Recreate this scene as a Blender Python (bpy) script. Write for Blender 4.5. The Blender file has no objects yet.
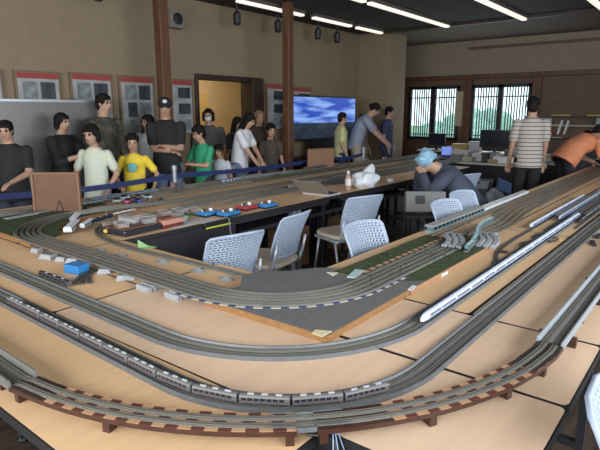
import bpy, bmesh, math, random
from mathutils import Vector, Matrix
random.seed(7)
PI = math.pi
R = math.radians
C = bpy.context.scene.collection
SC = bpy.context.scene

# ---------------------------------------------------------------- camera
FPX, CXP, CYP = 525.0, 300.0, 225.0
PITCH = math.atan(113 / FPX)
YAW = R(38.8)                       # heading measured from world +x toward +y
HC = 1.53
FH = (math.cos(YAW), math.sin(YAW)); RH = (math.sin(YAW), -math.cos(YAW))
cam_d = bpy.data.cameras.new('camera'); cam = bpy.data.objects.new('camera', cam_d); C.objects.link(cam)
cam_d.sensor_width = 36; cam_d.lens = FPX / 600 * 36; cam_d.clip_start = .02; cam_d.clip_end = 200
cam.location = (0, 0, HC)
cam.rotation_euler = (PI / 2 - PITCH, 0, YAW - PI / 2)
SC.camera = cam

# ---------------------------------------------------------------- world, daylight, exposure
w = bpy.data.worlds.new('world'); SC.world = w; w.use_nodes = True
nt = w.node_tree; nt.nodes.clear()
wo = nt.nodes.new('ShaderNodeOutputWorld'); wb = nt.nodes.new('ShaderNodeBackground')
wb.inputs[0].default_value = (.80, .93, 1.0, 1); wb.inputs[1].default_value = 2.2
nt.links.new(wb.outputs[0], wo.inputs[0])
SC.view_settings.view_transform = 'Standard'; SC.view_settings.look = 'None'
SC.view_settings.exposure = 0.24; SC.view_settings.gamma = 1.0; SC.view_settings.use_curve_mapping = False

def area(name, loc, rot, sx, sy, power, col):
    d = bpy.data.lights.new(name, 'AREA'); d.shape = 'RECTANGLE'; d.size = sx; d.size_y = sy
    d.energy = power; d.color = col
    o = bpy.data.objects.new(name, d); C.objects.link(o); o.location = loc; o.rotation_euler = rot
    return o
# daylight entering through the window row of the right wall and of the wall behind the camera
area('window_daylight', (2.6, -2.3, 1.95), (R(72), 0, 0), 7.0, 1.7, 240, (.92, .96, 1.0))
area('window_daylight', (-2.3, 1.8, 1.95), (R(72), 0, R(-90)), 6.0, 1.7, 235, (.97, .97, .97))
area('window_daylight', (12.15, 4.2, 1.45), (R(90), 0, R(90)), 3.0, 1.2, 20, (.85, .95, 1.0))

def ray(px, py):
    r = (px - CXP) / FPX; u = -(py - CYP) / FPX; c, s = math.cos(PITCH), math.sin(PITCH)
    return (FH[0]*c + r*RH[0] + u*FH[0]*s, FH[1]*c + r*RH[1] + u*FH[1]*s, -s + u*c)
def G(px, py, z=.70):
    d = ray(px, py); t = (z - HC) / d[2]; return (d[0]*t, d[1]*t)
def G3(px, py, z=.70):
    a = G(px, py, z); return (a[0], a[1], z)
def ONY(px, py, Y):
    d = ray(px, py); t = Y / d[1]; return (d[0]*t, Y, HC + d[2]*t)
def ONX(px, py, X):
    d = ray(px, py); t = X / d[0]; return (X, d[1]*t, HC + d[2]*t)
def AT(px, py, dep):
    d = ray(px, py); return (d[0]*dep, d[1]*dep, HC + d[2]*dep)

# ---------------------------------------------------------------- materials
MATS = {}
def mat(name, col, rough=.6, metal=0, var=.0, scale=20, bump=0, col2=None, stretch=None, emis=0, alpha=1, trans=0, spec=.5):
    if name in MATS: return MATS[name]
    m = bpy.data.materials.new(name); m.use_nodes = True; n = m.node_tree; b = n.nodes['Principled BSDF']
    b.inputs['Base Color'].default_value = (*col, 1); b.inputs['Roughness'].default_value = rough
    b.inputs['Metallic'].default_value = metal; b.inputs['Specular IOR Level'].default_value = spec
    if trans: b.inputs['Transmission Weight'].default_value = trans; b.inputs['IOR'].default_value = 1.3
    if alpha < 1: b.inputs['Alpha'].default_value = alpha
    if emis:
        b.inputs['Emission Color'].default_value = (*col, 1); b.inputs['Emission Strength'].default_value = emis
    if var or col2 or bump:
        tc = n.nodes.new('ShaderNodeTexCoord'); mp = n.nodes.new('ShaderNodeMapping'); nz = n.nodes.new('ShaderNodeTexNoise')
        n.links.new(tc.outputs['Object'], mp.inputs[0]); n.links.new(mp.outputs[0], nz.inputs[0])
        nz.inputs['Scale'].default_value = scale; nz.inputs['Detail'].default_value = 4
        if stretch: mp.inputs['Scale'].default_value = stretch
        cr = n.nodes.new('ShaderNodeValToRGB')
        c2 = col2 or tuple(max(0, c*(1-var)) for c in col); c1 = col if col2 else tuple(min(1, c*(1+var)) for c in col)
        cr.color_ramp.elements[0].position = .35; cr.color_ramp.elements[1].position = .65
        cr.color_ramp.elements[0].color = (*c2, 1); cr.color_ramp.elements[1].color = (*c1, 1)
        n.links.new(nz.outputs['Fac'], cr.inputs[0]); n.links.new(cr.outputs[0], b.inputs['Base Color'])
        if bump:
            bp = n.nodes.new('ShaderNodeBump'); bp.inputs['Strength'].default_value = bump; bp.inputs['Distance'].default_value = .01
            n.links.new(nz.outputs['Fac'], bp.inputs['Height']); n.links.new(bp.outputs[0], b.inputs['Normal'])
    MATS[name] = m; return m
def stripe_mat(name, c1, c2, pitch, duty=.5, rough=.8, axis=0, src='UV', metal=0):
    """two-colour stripes along u (arc length in metres) or along an object axis"""
    if name in MATS: return MATS[name]
    m = bpy.data.materials.new(name); m.use_nodes = True; n = m.node_tree; b = n.nodes['Principled BSDF']
    b.inputs['Roughness'].default_value = rough; b.inputs['Metallic'].default_value = metal
    tc = n.nodes.new('ShaderNodeTexCoord'); sp = n.nodes.new('ShaderNodeSeparateXYZ')
    n.links.new(tc.outputs[src], sp.inputs[0])
    dv = n.nodes.new('ShaderNodeMath'); dv.operation = 'DIVIDE'; dv.inputs[1].default_value = pitch
    fr = n.nodes.new('ShaderNodeMath'); fr.operation = 'FRACT'; gt = n.nodes.new('ShaderNodeMath'); gt.operation = 'GREATER_THAN'; gt.inputs[1].default_value = duty
    n.links.new(sp.outputs[axis], dv.inputs[0]); n.links.new(dv.outputs[0], fr.inputs[0]); n.links.new(fr.outputs[0], gt.inputs[0])
    mx = n.nodes.new('ShaderNodeMix'); mx.data_type = 'RGBA'
    mx.inputs[6].default_value = (*c1, 1); mx.inputs[7].default_value = (*c2, 1)
    n.links.new(gt.outputs[0], mx.inputs[0]); n.links.new(mx.outputs[2], b.inputs['Base Color'])
    MATS[name] = m; return m

M_table = mat('table_laminate', (.67, .435, .245), .5, 0, .04, 3, stretch=(1, 8, 1), spec=.35)
M_tableR = mat('table_laminate_pale', (.66, .465, .32), .45, 0, .04, 3, stretch=(1, 8, 1), spec=.4)
M_edge = mat('black_edge', (.012, .012, .014), .45)
M_dark = mat('black_paint', (.015, .016, .02), .5)
M_steel = mat('grey_steel', (.36, .39, .43), .35, .6)
M_pier = mat('pier_grey', (.27, .285, .30), .6, 0, .1, 60)
M_slab = mat('viaduct_concrete', (.115, .112, .098), .6, 0, .12, 50)
M_slabB = mat('viaduct_concrete_blue', (.105, .115, .122), .42, 0, .1, 50)
M_ballast = stripe_mat('sleepers_grey', (.16, .155, .135), (.065, .06, .052), .0065, .5)
M_ballastL = stripe_mat('sleepers_slab', (.20, .195, .16), (.11, .105, .085), .0065, .5)
M_ballastD = stripe_mat('sleepers_dark', (.075, .07, .058), (.03, .028, .024), .0065, .5)
M_rail = mat('nickel_rail', (.42, .40, .36), .35, .85)
M_railD = mat('dull_rail', (.30, .28, .25), .45, .7)
M_wood = mat('stained_wood', (.046, .017, .010), .4, 0, .25, 30, stretch=(1, 1, 6))
M_ply = mat('plywood_edge', (.25, .125, .042), .6, 0, .2, 25, stretch=(1, 1, 10))
M_grey = mat('grey_board_paint', (.13, .128, .127), .8, 0, .08, 40, spec=.25)
M_green = mat('green_scenic_mat', (.075, .09, .045), .95, 0, .35, 25, .3, col2=(.045, .06, .035), spec=.1)
M_white = mat('white_plastic', (.60, .62, .65), .4)
M_glassw = mat('train_window', (.015, .018, .03), .12)

# ---------------------------------------------------------------- mesh builder
def wloc(o):
    v = Vector((0, 0, 0))
    while o is not None: v = v + Vector(o.location); o = o.parent
    return v
def tag(o, label=None, cat=None, group=None, kind=None):
    if label: o['label'] = label
    if cat: o['category'] = cat
    if group: o['group'] = group
    if kind: o['kind'] = kind
    return o
def thing(name, label, cat, loc=(0, 0, 0), group=None, kind=None):
    o = bpy.data.objects.new(name, None); C.objects.link(o); o.location = loc; o.empty_display_size = .05
    return tag(o, label, cat, group, kind)
class MB:
    def __init__(s): s.v = []; s.f = []; s.m = []; s.uv = {}
    def add(s, vs, fs, m=0, xf=None, uvs=None):
        b = len(s.v)
        for p in vs: s.v.append(tuple(xf @ Vector(p)) if xf is not None else tuple(p))
        for i, f in enumerate(fs):
            if uvs: s.uv[len(s.f)] = uvs[i]
            s.f.append(tuple(b + k for k in f)); s.m.append(m)
        return s
    def box(s, c, d, rz=0, m=0, xf=None, taper=1):
        x, y, z = (k / 2 for k in d); t = taper
        vs = [(-x, -y, -z), (x, -y, -z), (x, y, -z), (-x, y, -z), (-x*t, -y*t, z), (x*t, -y*t, z), (x*t, y*t, z), (-x*t, y*t, z)]
        M = Matrix.Translation(c) @ Matrix.Rotation(rz, 4, 'Z')
        if xf is not None: M = xf @ M
        return s.add(vs, [(0, 3, 2, 1), (4, 5, 6, 7), (0, 1, 5, 4), (1, 2, 6, 5), (2, 3, 7, 6), (3, 0, 4, 7)], m, M)
    def bb(s, x0, x1, y0, y1, z0, z1, m=0):
        return s.box(((x0+x1)/2, (y0+y1)/2, (z0+z1)/2), (abs(x1-x0), abs(y1-y0), abs(z1-z0)), 0, m)
    def prism(s, poly, z0, z1, m=0, mtop=None):
        a = sum(poly[i][0]*poly[(i+1) % len(poly)][1] - poly[(i+1) % len(poly)][0]*poly[i][1] for i in range(len(poly)))
        if a < 0: poly = poly[::-1]
        n = len(poly); b = len(s.v)
        s.v += [(p[0], p[1], z0) for p in poly] + [(p[0], p[1], z1) for p in poly]
        s.f.append(tuple(b+i for i in reversed(range(n)))); s.m.append(m)
        s.f.append(tuple(b+n+i for i in range(n))); s.m.append(m if mtop is None else mtop)
        for i in range(n):
            j = (i+1) % n; s.f.append((b+i, b+j, b+n+j, b+n+i)); s.m.append(m)
        return s
    def tube(s, pts, r, n=8, m=0, xf=None, caps=True):
        pts = [Vector(p) for p in pts]; rs = r if isinstance(r, (list, tuple)) else [r]*len(pts)
        vs = []; fs = []
        up = None
        for i, p in enumerate(pts):
            t = (pts[min(i+1, len(pts)-1)] - pts[max(i-1, 0)]).normalized()
            if up is None:
                up = Vector((0, 0, 1)) if abs(t.z) < .9 else Vector((1, 0, 0))
            a = t.cross(up).normalized(); bb_ = a.cross(t).normalized(); up = bb_
            for k in range(n):
                an = 2*PI*k/n; vs.append(p + (a*math.cos(an) + bb_*math.sin(an))*rs[i])
        for i in range(len(pts)-1):
            for k in range(n):
                q = (k+1) % n; fs.append((i*n+k, i*n+q, (i+1)*n+q, (i+1)*n+k))
        if caps:
            fs.append(tuple(range(n))[::-1]); fs.append(tuple((len(pts)-1)*n+k for k in range(n)))
        return s.add(vs, fs, m, xf)
    def lathe(s, prof, c=(0, 0, 0), n=16, m=0, sx=1, sy=1, xf=None):
        vs = []; fs = []
        for r_, z in prof:
            for k in range(n): vs.append((c[0]+r_*math.cos(2*PI*k/n)*sx, c[1]+r_*math.sin(2*PI*k/n)*sy, c[2]+z))
        for i in range(len(prof)-1):
            for k in range(n):
                q = (k+1) % n; fs.append((i*n+k, i*n+q, (i+1)*n+q, (i+1)*n+k))
        fs.append(tuple(range(n))[::-1]); fs.append(tuple((len(prof)-1)*n+k for k in range(n)))
        return s.add(vs, fs, m, xf)
    def ball(s, c, r, n=12, m=0, xf=None, rot=None):
        if not isinstance(r, (tuple, list)): r = (r, r, r)
        prof = []; k = n//2
        vs = []; fs = []
        for i in range(1, k):
            a = PI*i/k
            for j in range(n):
                b_ = 2*PI*j/n; p = Vector((math.sin(a)*math.cos(b_)*r[0], math.sin(a)*math.sin(b_)*r[1], -math.cos(a)*r[2]))
                if rot is not None: p = rot @ p
                vs.append(p + Vector(c))
        for i in range(k-2):
            for j in range(n):
                q = (j+1) % n; fs.append((i*n+j, i*n+q, (i+1)*n+q, (i+1)*n+j))
        bt = Vector((0, 0, -r[2])); tp = Vector((0, 0, r[2]))
        if rot is not None: bt = rot @ bt; tp = rot @ tp
        vs += [bt + Vector(c), tp + Vector(c)]; B = len(vs)-2
        for j in range(n):
            q = (j+1) % n; fs.append((B, q, j)); fs.append((B+1, (k-2)*n+j, (k-2)*n+q))
        return s.add(vs, fs, m, xf)
    def sweep(s, path, prof, m=0, mats=None, closed=True):
        """prof: list of (offset, z) going round; path list of (x,y,z). uv = (arc length, offset)"""
        n = len(prof); L = 0; Ls = [0]
        for i in range(1, len(path)):
            L += math.dist(path[i][:2], path[i-1][:2]); Ls.append(L)
        vs = []
        for i, p in enumerate(path):
            a = path[max(i-1, 0)]; b = path[min(i+1, len(path)-1)]
            tx, ty = b[0]-a[0], b[1]-a[1]; l = math.hypot(tx, ty) or 1; tx /= l; ty /= l
            for o, z in prof: vs.append((p[0] - ty*o, p[1] + tx*o, p[2] + z))
        base = len(s.v); s.v += vs
        for i in range(len(path)-1):
            for k in range(n if closed else n-1):
                q = (k+1) % n
                s.uv[len(s.f)] = [(Ls[i], prof[k][0]), (Ls[i+1], prof[k][0]), (Ls[i+1], prof[q][0]), (Ls[i], prof[q][0])]
                s.f.append((base+i*n+k, base+(i+1)*n+k, base+(i+1)*n+q, base+i*n+q)); s.m.append(mats[k] if mats else m)
        if closed:
            s.f.append(tuple(base+k for k in range(n))); s.m.append(m)
            s.f.append(tuple(base+(len(path)-1)*n+k for k in reversed(range(n)))); s.m.append(m)
        return s
    def build(s, name, mats, parent=None, smooth=False, bevel=0, subd=0, solid=0):
        me = bpy.data.meshes.new(name)
        if parent is not None: org = wloc(parent)
        else:
            xs = [p[0] for p in s.v]; ys = [p[1] for p in s.v]; zs = [p[2] for p in s.v]
            org = Vector(((min(xs)+max(xs))/2, (min(ys)+max(ys))/2, min(zs)))
        me.from_pydata([tuple(Vector(p) - org) for p in s.v], [], s.f)
        if s.uv:
            ul = me.uv_layers.new(name='UVMap')
            for i, po in enumerate(me.polygons):
                u = s.uv.get(i)
                if u:
                    for k, li in enumerate(po.loop_indices): ul.data[li].uv = u[k]
        if not isinstance(mats, (list, tuple)): mats = [mats]
        for m in mats: me.materials.append(m)
        me.polygons.foreach_set('material_index', s.m)
        bm = bmesh.new(); bm.from_mesh(me); bmesh.ops.recalc_face_normals(bm, faces=bm.faces); bm.to_mesh(me); bm.free()
        if smooth: me.polygons.foreach_set('use_smooth', [True]*len(me.polygons))
        o = bpy.data.objects.new(name, me); C.objects.link(o)
        if parent is not None: o.parent = parent
        else: o.location = org
        if solid:
            d = o.modifiers.new('s', 'SOLIDIFY'); d.thickness = solid; d.offset = 0
        if bevel:
            d = o.modifiers.new('b', 'BEVEL'); d.width = bevel; d.segments = 2; d.limit_method = 'ANGLE'; d.angle_limit = R(40)
        if subd:
            d = o.modifiers.new('u', 'SUBSURF'); d.levels = subd; d.render_levels = subd
        return o
def struct(name, mb, mats, parent=None, **k):
    o = mb.build(name, mats, parent, **k)
    if parent is None: o['kind'] = 'structure'
    return o
def copy_tree(o, parent=None):
    c = o.copy(); C.objects.link(c)
    if parent is not None: c.parent = parent
    for ch in list(o.children): copy_tree(ch, c)
    return c

# ---------------------------------------------------------------- the room
XW, YW, ZC = 12.3, 6.3, 3.12
M_wall = mat('beige_wallpaper', (.235, .18, .118), .85, 0, .04, 8)
M_wallD = mat('far_wall_beige', (.26, .21, .15), .85, 0, .04, 8)
M_ceil = mat('dark_ceiling', (.022, .017, .014), .8, 0, .3, 12, stretch=(1, 12, 1))
M_ceil2 = mat('grey_ceiling', (.16, .13, .11), .8, 0, .06, 6)
M_floor = mat('dark_brown_floor', (.05, .033, .025), .45, 0, .3, 4, stretch=(1, 8, 1))
M_timber = mat('brown_timber', (.10, .043, .02), .5, 0, .3, 14, stretch=(1, 1, .15))
M_timberD = mat('dark_timber', (.03, .016, .01), .5, 0, .3, 14)
M_panel = mat('brown_panel', (.12, .072, .045), .6, 0, .12, 5)
struct('floor', MB().bb(-3, 12.45, -2.6, 9.5, -.1, 0), M_floor)
struct('ceiling', MB().bb(-3, 9.75, -2.6, 9.5, ZC, ZC+.1), M_ceil)
struct('ceiling_window_bay', MB().bb(9.75, 12.45, -2.6, 9.5, ZC, ZC+.1), M_ceil2)
struct('trim_1', MB().bb(9.68, 9.8, -2.5, 5.6, ZC-.05, ZC), M_timberD)
# left wall with the doorway cut out
dx0, dx1 = ONY(198, 100, YW)[0], ONY(250, 100, YW)[0]; dz = ONY(230, 80, YW)[2]
struct('wall_left', MB().bb(-2.6, dx0, YW, YW+.15, 0, ZC).bb(dx1, 9.84, YW, YW+.15, 0, ZC).bb(dx0, dx1, YW, YW+.15, dz, ZC), M_wall)
struct('wall_corner', MB().bb(9.84, 10.6, 5.6, YW+.15, 0, ZC), M_wall, bevel=.01)
struct('wall_alcove', MB().bb(10.6, XW, 6.6, 6.75, 0, ZC), M_timberD)
struct('wall_back', MB().bb(-2.75, -2.6, -2.5, 6.3, 0, .9).bb(-2.75, -2.6, -2.5, 6.3, 2.9, ZC).bb(-2.75, -2.6, 4.9, 6.3, .9, 2.9).bb(-2.75, -2.6, -2.5, -1.3, .9, 2.9), M_wall)
struct('wall_right', MB().bb(-2.6, 12.45, -2.65, -2.5, 0, .9).bb(-2.6, 12.45, -2.65, -2.5, 2.9, ZC).bb(-2.6, -1.0, -2.65, -2.5, .9, 2.9).bb(6.2, 12.45, -2.65, -2.5, .9, 2.9), M_wall)
# room seen behind the doorway
struct('wall_hallway', MB().bb(dx0-1.2, dx1+2.4, 8.2, 8.3, 0, ZC).bb(dx0-1.3, dx0-1.2, YW+.15, 8.3, 0, ZC).bb(dx1+2.4, dx1+2.5, YW+.15, 8.3, 0, ZC), mat('hall_wall', (.62, .46, .26), .8, 0, .05, 6))
struct('trim_2', MB().bb(dx1-.02, dx1+.24, YW-.1, YW+.2, 0, dz+.05).bb(dx0-.05, dx1+.22, YW-.05, YW+.16, dz-.02, dz+.06).bb(dx0-.06, dx0, YW-.04, YW+.16, 0, dz), M_timberD, bevel=.01)
hd = MB().bb(dx0+.75, dx0+1.35, 7.6, 7.66, 0, 1.86)
o = struct('door_1', hd, mat('ochre_door', (.60, .38, .14), .5, 0, .05, 6)); MB().ball((dx0+.82, 7.57, .95), .03).build('door_handle', M_steel, o)
area('hallway_daylight', ((dx0+dx1)/2+.3, 7.2, ZC-.1), (0, 0, 0), 1.6, 1.2, 38, (1, .86, .62))
# window wall: openings at the two windows
def wy(px): return ONX(px, 110, XW)[1]
WZ0, WZ1 = .86, 2.14
ya, yb, yc, yd = wy(409), wy(459), wy(471), wy(530)
struct('wall_front', MB().bb(XW, XW+.15, ya, 8, 0, 2.34).bb(XW, XW+.15, yc, yb, 0, 2.34).bb(XW, XW+.15, -2.5, yd, 0, 2.34).bb(XW, XW+.15, yb, ya, 0, WZ0).bb(XW, XW+.15, yd, yc, 0, WZ0).bb(XW, XW+.15, yb, ya, WZ1, 2.34).bb(XW, XW+.15, yd, yc, WZ1, 2.34), M_panel)
struct('wall_front_upper', MB().bb(XW-.02, XW+.15, -2.5, 8, 2.34, ZC), M_wallD)
struct('trim_3', MB().bb(XW-.1, XW, -2.5, 6.6, 2.27, 2.37), M_timber, bevel=.008)
struct('trim_4', MB().bb(XW-.06, XW-.021, .6, 4.9, 2.92, 2.98), M_panel)
for yy in (ya+.12, (yb+yc)/2-.06, yd-.12):
    struct('trim_5', MB().bb(XW-.07, XW, yy-.09, yy+.09, 0, 2.27), M_timber, bevel=.006)
M_glass = bpy.data.materials.new('window_glass'); M_glass.use_nodes = True
n = M_glass.node_tree; n.nodes.clear(); oo = n.nodes.new('ShaderNodeOutputMaterial'); tr = n.nodes.new('ShaderNodeBsdfTransparent'); gl = n.nodes.new('ShaderNodeBsdfGlossy'); mx = n.nodes.new('ShaderNodeMixShader')
tr.inputs[0].default_value = (.93, .97, .97, 1); gl.inputs['Roughness'].default_value = .05; mx.inputs[0].default_value = .05
n.links.new(tr.outputs[0], mx.inputs[1]); n.links.new(gl.outputs[0], mx.inputs[2]); n.links.new(mx.outputs[0], oo.inputs[0])
for wi, (y0, y1) in enumerate(((yb, ya), (yd, yc))):
    wr = bpy.data.objects.new('window_%d' % (wi+1), None); C.objects.link(wr); wr.location = (XW, (y0+y1)/2, WZ0); wr['kind'] = 'structure'
    fr = MB(); ym = (y0+y1)/2
    for a, b in ((y0, y0+.06), (y1-.06, y1), (ym-.055, ym+.055)): fr.bb(XW-.03, XW+.06, a, b, WZ0, WZ1)
    fr.bb(XW-.03, XW+.06, y0, y1, WZ0, WZ0+.07); fr.bb(XW-.03, XW+.06, y0, y1, WZ1-.07, WZ1)
    fr.build('window_frame', M_edge, wr)
    br = MB()
    for s0, s1 in ((y0+.06, ym-.055), (ym+.055, y1-.06)):
        for k in range(1, 9):
            yy = s0 + (s1-s0)*k/9; br.bb(XW+.07, XW+.095, yy-.012, yy+.012, WZ0, WZ1)
        br.bb(XW+.07, XW+.095, s0, s1, WZ1-.28, WZ1-.255)
        br.bb(XW+.07, XW+.095, s0, s1, WZ0+.12, WZ0+.14)
    br.build('window_grille', mat('grille_grey', (.10, .12, .13), .5), wr)
    MB().bb(XW+.02, XW+.024, y0+.05, y1-.05, WZ0+.06, WZ1-.06).build('window_pane', M_glass, wr)
# sheer outdoor world: lawn and hedges
struct('ground', MB().bb(12.5, 60, -30, 40, -.3, -.1), mat('lawn', (.16, .27, .10), .9, 0, .3, 2))
M_leaf = mat('hedge_leaves', (.24, .40, .30), .9, 0, .5, 6, 0, col2=(.38, .55, .46))
hedge_l = ['rounded pale green bush outside left window', 'rounded bush outside between the two windows', 'tall green bush outside the right window', 'low green bush outside right end of windows', 'broad bush farthest back outside the windows']
for i, (x, y, s_, h_) in enumerate(((17, 10.2, 1.2, 1.2), (18.5, 7.6, 1.1, 1.35), (17, 5.4, .95, 1.4), (19.0, 3.6, .95, 1.3), (26, 9.5, 3.0, 1.8))):
    mb = MB(); rr = random.Random(i)
    for k in range(46):
        a = rr.uniform(0, 2*PI); q = rr.uniform(0, 1)**.5*s_; hh = h_*(1-.55*(q/s_)**2)*rr.uniform(.75, 1.05)
        mb.ball((x+q*math.cos(a)*.6, y+q*math.sin(a), hh*.55-.1), (rr.uniform(.2, .35)*s_/1.3, rr.uniform(.2, .35)*s_/1.3, hh*.5), 8)
    tag(mb.build('bush', M_leaf, smooth=True), hedge_l[i], 'bush')
# timber posts
post_l = ['tall brown square timber post behind the capped man', 'tall brown square timber post left of the large blue screen']
for i, (px, wdt) in enumerate(((163, .135), (288, .125))):
    p = ONY(px, 60, 5.72 if i == 0 else 5.35)
    struct('trim_%d' % (6+i), MB().bb(p[0]-wdt/2, p[0]+wdt/2, p[1]-wdt/2, p[1]+wdt/2, 0, ZC), M_timber, bevel=.008)

# ceiling lamps
M_tube = mat('lamp_diffuser', (1.0, .93, .80), .5, emis=.75)
M_house = mat('lamp_housing', (.10, .09, .08), .5)
li = 0
rowname = {5.6: 'along the poster wall', 4.25: 'second row from the poster wall', 2.93: 'third row from the poster wall', 1.72: 'row nearest the camera side'}
for yy, segs in ((5.6, ((5.55, 7.05), (7.3, 8.45), (8.62, 9.55))), (4.25, ((4.2, 6.75), (6.85, 9.6))), (2.93, ((4.2, 6.8), (6.9, 9.7))), (1.72, ((4.2, 6.8), (6.9, 9.6)))):
    for k, (a, b) in enumerate(segs):
        t = thing('ceiling_lamp', 'white strip lamp on dark ceiling, %s, %s' % (rowname[yy], ('segment nearest the camera', 'middle segment' if len(segs) == 3 else 'segment nearest the windows', 'segment nearest the windows')[k]), 'lamp', ((a+b)/2, yy, ZC-.08), 'strip lamps on the ceiling')
        MB().bb(a, b, yy-.06, yy+.06, ZC-.05, ZC).build('lamp_housing', M_house, t)
        MB().bb(a+.02, b-.02, yy-.045, yy+.045, ZC-.085, ZC-.05).build('lamp_diffuser', M_tube, t, bevel=.01)
# spotlights on the ceiling
for i, (px, py) in enumerate(((98+0, -4), (237, 16), (278, 24), (318, 31), (337, 35), (168, 18))):
    if i == 5: p = ONY(176, 19, YW-.12)
    else: p = ONY(px, py, 5.9)
    if i < 5:
        t = thing('ceiling_spotlight', ['small black spotlight above the leftmost posters', 'small black spotlight left of the second timber post', 'small black spotlight just behind the second timber post', 'small black spotlight above blue screen, left of pair', 'small black spotlight above blue screen, right of pair'][i], 'spotlight', (p[0], 5.9, ZC-.2), 'black spotlights on the ceiling')
        MB().lathe([(.02, .0), (.02, .2)], (p[0], 5.9, ZC-.2), 8).build('stem', M_edge, t)
        MB().lathe([(.045, -.13), (.06, -.10), (.06, .03), (.03, .06)], (p[0], 5.9, ZC-.2), 12).build('lamp_head', M_edge, t)
    else:
        t = thing('wall_speaker', 'small beige loudspeaker high on wall right of first post', 'speaker', (p[0], YW-.06, p[2]))
        MB().bb(p[0]-.12, p[0]+.12, YW-.16, YW-.02, p[2]-.12, p[2]+.12).build('speaker_body', mat('speaker_grey', (.20, .18, .15), .6), t, bevel=.01)
        MB().lathe([(.0, 0), (.08, 0), (.08, .01), (.02, .02)], (0, 0, 0), 14, xf=Matrix.Translation((p[0], YW-.16, p[2])) @ Matrix.Rotation(R(90), 4, 'X')).build('speaker_cone', M_edge, t)

# posters on the left wall
M_pframe = mat('poster_frame', (.16, .10, .06), .5); M_red = mat('poster_red', (.28, .045, .04), .7)
M_pp = mat('poster_paper', (.30, .30, .30), .5, 0, .2, 5); M_ph = mat('poster_photo', (.10, .12, .13), .5, 0, .6, 7, col2=(.26, .29, .30)); M_ph2 = mat('poster_photo_dark', (.03, .04, .05), .5, 0, .5, 7)
pl_ = ['framed poster with red top band, second from left edge', 'framed poster with red top band above whiteboard right half', 'tall framed poster with red band behind yellow-shirted child', 'tall framed poster with red band right of the first timber post', 'framed poster with red band partly cut by left picture edge', 'framed poster with red band right of the doorway', 'small framed poster just right of the second timber post']
for i, (a, b, y0, y1) in enumerate(((13, 59, 70, 122), (69, 111, 72, 128), (118, 153, 75, 135), (170, 192, 78, 138), (-34, 1, 67, 118), (266, 289, 83, 131), (292, 311, 86, 131))):
    A = ONY(a, y0, YW-.03); B = ONY(b, y0+2, YW-.03); z1 = (A[2]+B[2])/2; z0 = z1-.80 if i != 6 else z1-.55
    t = thing('wall_poster', pl_[i], 'poster', ((A[0]+B[0])/2, YW-.03, z0), 'framed railway posters on the wall')
    MB().bb(A[0], B[0], YW-.04, YW, z0, z1).build('frame', M_pframe, t, bevel=.005)
    MB().bb(A[0]+.025, B[0]-.025, YW-.043, YW-.04, z0+.025, z1-.025).build('print', M_pp, t)
    MB().bb(A[0]+.025, B[0]-.025, YW-.046, YW-.043, z1-.085, z1-.025).build('title_band', M_red, t)
    ph = MB(); w_ = B[0]-A[0]
    for k in range(3):
        zz = z1-.12-k*.225
        if i in (0, 1, 2): ph.bb(A[0]+.08+.03*k, A[0]+w_*.5-.02, YW-.046, YW-.043, zz-.19, zz, k % 2).bb(A[0]+w_*.5+.02, B[0]-.07, YW-.046, YW-.043, zz-.19, zz, (k+1) % 2)
        else: ph.bb(A[0]+w_*.3, B[0]-.06, YW-.046, YW-.043, zz-.15, zz, 1 if k < 2 else 0)
    ph.build('photo', [M_ph, M_ph2], t)
# whiteboard
p0 = ONY(-20, 102, 6.0); p1 = ONY(96, 106, 6.0)
t = thing('whiteboard', 'wide grey-white wheeled whiteboard below the left posters', 'whiteboard', ((p0[0]+p1[0])/2, 6.0, 0))
wz = 1.64
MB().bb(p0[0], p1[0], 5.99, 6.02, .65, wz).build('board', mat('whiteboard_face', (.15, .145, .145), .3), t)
MB().bb(p0[0]-.02, p1[0]+.02, 5.98, 6.03, wz, wz+.025).bb(p1[0], p1[0]+.025, 5.98, 6.03, .62, wz).bb(p0[0]-.025, p0[0], 5.98, 6.03, .62, wz).bb(p0[0]-.02, p1[0]+.02, 5.98, 6.03, .62, .65).build('frame', M_steel, t)
for xx in (p0[0], p1[0]): MB().bb(xx-.02, xx+.02, 5.98, 6.02, .04, .62).bb(xx-.02, xx+.02, 5.75, 6.25, .02, .06).build('leg', M_steel, t)

# big screen on its stand
a = ONY(292, 100, 5.9); b = ONY(355, 98, 5.9)
t = thing('large_screen', 'large screen showing bright blue scene right of second post', 'screen', ((a[0]+b[0])/2, 5.95, 0))
z1, z0 = 1.79, 1.06
MB().bb(a[0]-.03, b[0]+.03, 5.9, 5.97, z0-.03, z1+.03).build('screen_body', M_edge, t, bevel=.008)
mS = bpy.data.materials.new('screen_picture'); mS.use_nodes = True; n = mS.node_tree; bs = n.nodes['Principled BSDF']
tc = n.nodes.new('ShaderNodeTexCoord'); mp = n.nodes.new('ShaderNodeMapping'); nz = n.nodes.new('ShaderNodeTexNoise'); cr = n.nodes.new('ShaderNodeValToRGB')
mp.inputs['Scale'].default_value = (.7, 1, 4.5); nz.inputs['Scale'].default_value = 1.8
n.links.new(tc.outputs['Object'], mp.inputs[0]); n.links.new(mp.outputs[0], nz.inputs[0]); n.links.new(nz.outputs['Fac'], cr.inputs[0])
cr.color_ramp.elements[0].position = .4; cr.color_ramp.elements[0].color = (.015, .07, .50, 1); cr.color_ramp.elements[1].position = .62; cr.color_ramp.elements[1].color = (.30, .50, 1, 1)
n.links.new(cr.outputs[0], bs.inputs['Emission Color']); bs.inputs['Emission Strength'].default_value = .8; bs.inputs['Base Color'].default_value = (.02, .02, .03, 1)
zm = z0 + (z1-z0)*.38
MB().bb(a[0], b[0], 5.893, 5.9, zm, z1).build('screen_sky', mS, t)
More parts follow.
